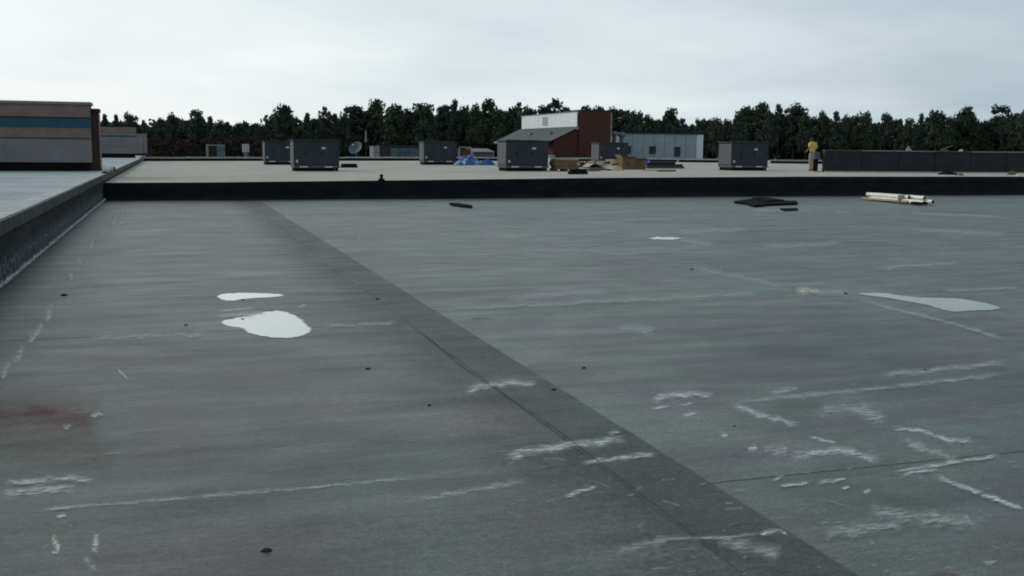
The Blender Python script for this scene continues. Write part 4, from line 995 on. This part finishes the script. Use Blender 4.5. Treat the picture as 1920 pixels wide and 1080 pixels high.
for i, (x, y, s, lab) in enumerate([(1038, 728, .028, 'dark crumb at the seam just right of a white scuff'), (708, 559, .035, 'dark crumb left of the diagonal seam, level with the puddles'),
        (455, 560, .032, 'dark crumb at the edge of the thin pale puddle sliver'), (455, 596, .026, 'dark crumb in the notch of the largest puddle'), (348, 607, .03, 'dark crumb left of the largest puddle'),
        (1297, 503, .04, 'dark crumb in the middle distance right of the seam'), (1585, 547, .04, 'dark crumb at the left tip of the long bluish puddle'), (500, 1027, .035, 'large dark crumb in the near left foreground'),
        (1736, 690, .025, 'dark crumb on the right above the long chalk line'), (1377, 794, .016, 'tiny dark crumb below the curved white scuff on the right'), (690, 688, .026, 'dark crumb left of the cover strip in the middle of the roof'), (1095, 686, .026, 'dark crumb right of the seam in the middle of the roof'),
        (805, 756, .02, 'tiny dark crumb left of the cover strip below a white scuff'), (120, 552, .06, 'flat dark crumb near the left parapet')]):
    crumb(x, y, s * .55, lab, i)

# ================================================================== PERSON
def skin_obj(name, verts, edges, m, parent, sub=2):
    me = bpy.data.meshes.new(name); me.from_pydata([v[:3] for v in verts], edges, []); me.materials.append(m)
    o = bpy.data.objects.new(name, me); COL.objects.link(o); o.parent = parent
    sk = o.modifiers.new('skin', 'SKIN'); sk.use_smooth_shade = True
    if not me.skin_vertices: me.attributes.new('skin', 'FLOAT', 'POINT')
    for i, v in enumerate(verts):
        r = v[3]; me.skin_vertices[0].data[i].radius = (r, v[4] if len(v) > 4 else r)
    me.skin_vertices[0].data[0].use_root = True
    ss = o.modifiers.new('sub', 'SUBSURF'); ss.levels = sub; ss.render_levels = sub
    return o
def add_skin_layer(me):
    bm = bmesh.new(); bm.from_mesh(me); bm.verts.layers.skin.verify(); bm.to_mesh(me); bm.free()
def skin_obj(name, verts, edges, m, parent, sub=2):
    bm = bmesh.new(); ly = bm.verts.layers.skin.verify(); bv = []
    for i, v in enumerate(verts):
        b = bm.verts.new(v[:3]); r = v[3]; b[ly].radius = (r, v[4] if len(v) > 4 else r); b[ly].use_root = (i == 0); bv.append(b)
    for a, c in edges: bm.edges.new((bv[a], bv[c]))
    me = bpy.data.meshes.new(name); bm.to_mesh(me); bm.free(); me.materials.append(m)
    o = bpy.data.objects.new(name, me); COL.objects.link(o); o.parent = parent
    sk = o.modifiers.new('skin', 'SKIN'); sk.use_smooth_shade = True
    ss = o.modifiers.new('sub', 'SUBSURF'); ss.levels = sub; ss.render_levels = sub
    return o
p = up(1521.5, 320)
pe = empty('person', (p.x, p.y, zup(p.x)), R_(14)); tag(pe, 'person in a yellow shirt and tan trousers standing with arms bent', 'person')
# local: faces +Y (away from the camera)
body_v = [(0, 0, .92, .13, .10), (0, .0, 1.10, .13, .095), (0, .01, 1.28, .15, .10), (0, .02, 1.42, .10, .08), (0, .03, 1.49, .05), (0, .05, 1.56, .072, .085), (0, .055, 1.64, .078, .09), (0, .05, 1.71, .045, .05),
    (-.19, .0, 1.40, .055), (-.29, -.05, 1.15, .044), (-.24, .16, 1.02, .034), (-.215, .23, .99, .032),
    (.19, .0, 1.40, .055), (.29, -.05, 1.15, .044), (.24, .17, 1.03, .034), (.215, .24, 1.00, .032),
    (-.10, .0, .86, .085), (-.11, .03, .49, .058), (-.12, -.03, .09, .042), (-.125, .12, .035, .035),
    (.10, .0, .86, .085), (.10, .04, .49, .058), (.09, .0, .09, .042), (.10, .15, .035, .035)]
body_e = [(0, 1), (1, 2), (2, 3), (3, 4), (4, 5), (5, 6), (6, 7), (3, 8), (8, 9), (9, 10), (10, 11), (3, 12), (12, 13), (13, 14), (14, 15), (0, 16), (16, 17), (17, 18), (18, 19), (0, 20), (20, 21), (21, 22), (22, 23)]
for base, sx in ((11, 1), (15, -1)):
    w0 = Vector(body_v[base][:3])
    for k in range(5):
        if k < 4: root = w0 + Vector((sx * (-.022 + .015 * k), .035, -.004 * k)); l = (.050, .058, .054, .042)[k]; tip = root + Vector((sx * .02, l, -.03))
        else: root = w0 + Vector((sx * .03, .0, .012)); tip = root + Vector((sx * .03, .035, .01))
        i = len(body_v); body_v += [(*root, .010), (*tip, .008)]; body_e += [(base, i), (i, i + 1)]
skin_obj('body', body_v, body_e, M['skin'], pe)
skin_obj('shirt', [(0, 0, .90, .165, .125), (0, 0, 1.08, .165, .125), (0, .005, 1.27, .185, .13), (0, .015, 1.41, .13, .10), (0, .03, 1.475, .07, .07), (-.19, .0, 1.40, .085), (-.275, -.04, 1.18, .075), (.19, 0, 1.40, .085), (.275, -.04, 1.18, .075)],
         [(0, 1), (1, 2), (2, 3), (3, 4), (3, 5), (5, 6), (3, 7), (7, 8)], M['shirt'], pe)
skin_obj('trousers', [(0, 0, .93, .15, .115), (-.10, .0, .84, .10), (-.11, .03, .49, .078), (-.12, -.03, .10, .062), (.10, .0, .84, .10), (.10, .04, .49, .078), (.09, 0, .10, .062)], [(0, 1), (1, 2), (2, 3), (0, 4), (4, 5), (5, 6)], M['trousers'], pe)
for x_, y_ in ((-.12, -.04), (.09, -.01)):
    skin_obj('boot', [(x_, y_, .10, .058), (x_, y_ - .01, .045, .05), (x_, y_ + .14, .04, .04, .045)], [(0, 1), (1, 2)], M['boot'], pe, 1)
hb = MB().lathe((0, .03, 1.565), [(.074, -.02), (.094, .04), (.098, .09), (.085, .135), (.045, .165), (.01, .17)], 16).build('hair', M['hair'], pe, smooth=True)
for s in (-1, 1): MB().lathe((s * .085, .055, 1.575), [(.008, 0), (.016, .02), (.016, .045), (.006, .06)], 8).build('ear', M['skin'], pe, smooth=True)
MB().tube((0, .135, 1.585), (0, .165, 1.565), .014, .011, n=7).build('nose', M['skin'], pe)

# ================================================================== TREES
def leaf_cloud(r, clumps, leaf, per, flat=1.0):
    v, f = [], []
    for (c, cr) in clumps:
        for k in range(per):
            d = Vector((r.gauss(0, 1), r.gauss(0, 1), r.gauss(0, .75))).normalized() * (r.random() ** .45) * cr
            p = c + d; s = leaf * r.uniform(.6, 1.4)
            a = Vector((r.gauss(0, 1), r.gauss(0, 1), r.gauss(0, 1))).normalized(); b_ = a.orthogonal().normalized()
            b_ = (b_ * math.cos(r.random() * 6.3) + a.cross(b_) * math.sin(r.random() * 6.3))
            i = len(v); v += [tuple(p + b_ * s), tuple(p + a.cross(b_) * s * .55), tuple(p - b_ * s), tuple(p - a.cross(b_) * s * .55)]; f.append((i, i+1, i+2, i+3))
    return v, f
def make_tree(kind, seed, H=16.0, cw=4.0):
    """H height, cw crown width"""
    r = random.Random(seed); t = empty('pine_tree' if kind != 'round' else 'broadleaf_tree')
    tk = MB(); bend = [Vector((r.uniform(-.25, .25) * k * .3, r.uniform(-.25, .25) * k * .3, H * .93 * k / 6)) for k in range(7)]
    for k in range(6): tk.tube(bend[k], bend[k + 1], .22 * (1 - k / 6.8), .22 * (1 - (k + 1) / 6.8), n=6, cap=False)
    clumps = []
    def tp(z):
        q = min(5.99, max(0, z / (H * .93) * 6)); i = int(q); return bend[i].lerp(bend[i + 1], q - i)
    z0 = {'pine': .55, 'sparse': .60, 'round': .40, 'cone': .48}[kind] * H
    nb = {'pine': 30, 'sparse': 17, 'round': 46, 'cone': 34}[kind]
    for k in range(nb):
        u = (k + r.random()) / nb; z = z0 + (H * .97 - z0) * u
        env = {'pine': math.sin(math.pi * min(1, .28 + u * .62)) ** .8 * (1 if k % 5 else 1.25), 'sparse': math.sin(math.pi * min(1, .25 + u * .60)) ** .7, 'round': math.sqrt(max(.05, 1 - (1.9 * u - .9) ** 2)), 'cone': max(.10, 1 - u * .92)}[kind]
        an = k * 2.4 + r.uniform(-.5, .5); rad = cw / 2 * env * r.uniform(.35, 1.0)
        b0 = tp(z - .5); c = b0 + Vector((math.cos(an) * rad, math.sin(an) * rad, r.uniform(.1, .9)))
        tk.tube(b0, c, .07, .03, n=4, cap=False)
        cr = {'pine': .85, 'sparse': .72, 'round': 1.0, 'cone': .75}[kind] * r.uniform(.65, 1.25) * (cw / 4.0) ** .5
        clumps.append((c, cr))
    clumps.append((tp(H * .95), .5)); clumps.append((tp(H), .32))
    tk.build('trunk', M['bark'], t)
    v, f = leaf_cloud(r, clumps, .26, {'pine': 85, 'sparse': 60, 'round': 95, 'cone': 80}[kind])
    mb = MB(); mb.v = v; mb.f = f; mb.build('crown', M[{'pine': 'pine', 'sparse': 'pine2', 'round': 'oak', 'cone': 'pine2'}[kind]], t)
    t['H'] = H; t['cw'] = cw
    return t
protos = {k: [make_tree(k, s * 17 + i) for s in range(n)] for i, (k, n) in enumerate((('pine', 6), ('sparse', 4), ('round', 3), ('cone', 3)))}
used = set()
def place(kind, var, x, y, H, wfac, rz, label, group):
    pr = protos[kind][var % len(protos[kind])]
    if pr.name in used: o = copy_tree(pr)
    else: used.add(pr.name); o = pr
    s = H / 16.0
    o.location = (x, y, GZ); o.scale = (s * wfac, s * wfac, s); o.rotation_euler = (0, 0, rz)
    tag(o, label, 'tree', group); 
    for k in ('H', 'cw'):
        if k in o: del o[k]
    return o
SKY = [(196, 214, 'c'), (220, 215, 'c'), (243, 212, 'p'), (268, 226, 'c'), (300, 222, 'p'), (322, 213, 'p'), (367, 206, 'P'), (394, 218, 'c'), (410, 226, 'p'), (428, 230, 'c'), (446, 229, 'p'), (460, 231, 'c'), (487, 232, 'p'), (508, 226, 'p'),
    (531, 196, 'P'), (553, 220, 'p'), (576, 213, 'c'), (606, 200, 's'), (627, 214, 'c'), (645, 214, 'p'), (667, 196, 'R'), (706, 189, 'R'), (740, 196, 'P'), (765, 206, 'p'), (788, 196, 'P'), (803, 198, 'p'), (832, 195, 'p'), (852, 188, 'c'), (870, 199, 'p'),
    (890, 198, 'p'), (918, 186, 'P'), (940, 203, 'p'), (962, 200, 'p'), (976, 192, 's'), (993, 200, 'p'), (1018, 196, 's'), (1038, 183, 's'), (1058, 200, 'p'), (1100, 198, 'p'), (1122, 199, 'p'), (1157, 202, 'P'), (1181, 203, 's'), (1197, 212, 'p'), (1214, 216, 'p'), (1236, 222, 'p'), (1259, 205, 'P'), (1276, 219, 's'),
    (1312, 223, 'p'), (1327, 219, 's'), (1347, 224, 'p'), (1364, 224, 'p'), (1385, 210, 'p'), (1400, 197, 'p'), (1428, 190, 'p'), (1445, 208, 'p'), (1461, 195, 's'), (1493, 196, 'P'), (1513, 213, 'p'), (1545, 211, 'p'), (1570, 210, 'c'), (1588, 217, 'p'), (1607, 214, 'P'), (1624, 212, 'p'),
    (1662, 210, 's'), (1690, 222, 'c'), (1707, 222, 'p'), (1728, 214, 'c'), (1757, 207, 'P'), (1785, 220, 'p'), (1815, 203, 'R'), (1850, 224, 'p'), (1882, 196, 'S'), (1905, 212, 's'), (1922, 207, 'p'), (1950, 205, 'P')]
SKY.sort()
rt = random.Random(77)
ordn = lambda n: '%d%s' % (n, 'th' if 10 <= n % 100 <= 20 else {1: 'st', 2: 'nd', 3: 'rd'}.get(n % 10, 'th'))
vis = [s for s in SKY if 190 <= s[0] <= 1925]
TG = 'pines along the skyline behind the roofs'
SPECIAL = {531: 'tall broad pine standing well above its neighbours behind the two left units', 706: 'tall block shaped dense tree, highest of the left skyline', 667: 'broad rounded dense tree just left of the tallest left treetop', 1815: 'dense rounded broad crown near the right end of the skyline',
    1882: 'wide sparse pine with sky showing through at the right edge', 1038: 'feathery sparse pine rising above the white clerestory', 1259: 'pine with a side tuft rising above the pale flat roofed building', 1428: 'tall clumpy pine rising above the right rooftop unit',
    1662: 'thin airy pine top with open tufts above the dark divider wall', 918: 'tall pointed pine left of the white clerestory', 367: 'broad pine crown above the pale hatch house', 852: 'narrow tall pine tip above the blue tarpaulin', 606: 'slim pine top between two broad crowns above the left units', 1461: 'sparse pine with sky behind it, left of the person in yellow', 1493: 'leafy topped pine directly left above the person in yellow'}
n_vis = 0
for (px, ty, k) in SKY:
    Y = rt.uniform(168, 186); top = atY(px, ty, Y); H = top.z - GZ
    kind, wf = {'p': ('pine', .72), 'P': ('pine', 1.0), 's': ('sparse', .85), 'S': ('sparse', 1.35), 'c': ('cone', .66), 'R': ('round', 1.0)}[k]
    wf *= rt.uniform(.92, 1.2)
    if 190 <= px <= 1925:
        n_vis += 1
        shape = {'p': 'narrow pine', 'P': 'broad pine', 's': 'sparse pine', 'S': 'wide sparse pine', 'c': 'pointed pine', 'R': 'dense rounded tree'}[k]
        lab = SPECIAL.get(px, '%s, %s treetop from the left along the skyline' % (shape, ordn(n_vis)))
    else: lab = 'dark pine at the edge of the skyline, mostly hidden by the striped facade screens' if px < 190 else 'pine cut off by the right edge of the picture'
    place(kind, rt.randrange(6), top.x, Y, H, wf, rt.uniform(0, 6.3), lab, TG)
# lower belt of pines filling the wood behind and between
for k in range(125):
    px = 185 + 1785 * (k + rt.random()) / 125; Y = rt.uniform(184, 204)
    ref = min(SKY, key=lambda s: abs(s[0] - px))
    ty = ref[1] + rt.uniform(9, 22); ty = min(max(ty, 210), 238)
    top = atY(px, ty, Y)
    place(rt.choice(['pine', 'pine', 'cone', 'round']), rt.randrange(6), top.x, Y, top.z - GZ, rt.uniform(1.05, 1.5), rt.uniform(0, 6.3), 'dark tree of the unbroken lower belt, its top merging with its neighbours', 'trees of the lower belt behind the skyline pines')
# undergrowth: one dark mass that fills the wood
r = random.Random(5); cl_ = []
x0w = atY(-60, 280, 196).x; x1w = atY(1990, 280, 196).x
for k in range(1500):
    x = r.uniform(x0w, x1w); Y = r.uniform(190, 212); zt = r.uniform(0, 1) ** .8 * (10.7 + (x - x0w) * .0135)
    cl_.append((Vector((x, Y, GZ + zt)), r.uniform(1.2, 2.0)))
v, f = leaf_cloud(r, cl_, .55, 42)
cb = []
for k in range(420):
    x = r.uniform(atY(270, 280, 165).x, atY(520, 280, 165).x); cb.append((Vector((x, r.uniform(162, 167), GZ + r.uniform(0, 1) * 8.6)), r.uniform(.5, 1.0)))
vb, fb = leaf_cloud(r, cb, .22, 40)
m3 = MB(); m3.v = vb; m3.f = fb; tag(m3.build('bare_brush', M['brush']), 'brownish bare brush under the pines at the left', 'brush', kind='stuff')
mb = MB(); mb.v = v; mb.f = f; tag(mb.build('undergrowth', M['oak']), 'dark undergrowth and far wood filling the belt of trees', 'undergrowth', kind='stuff')
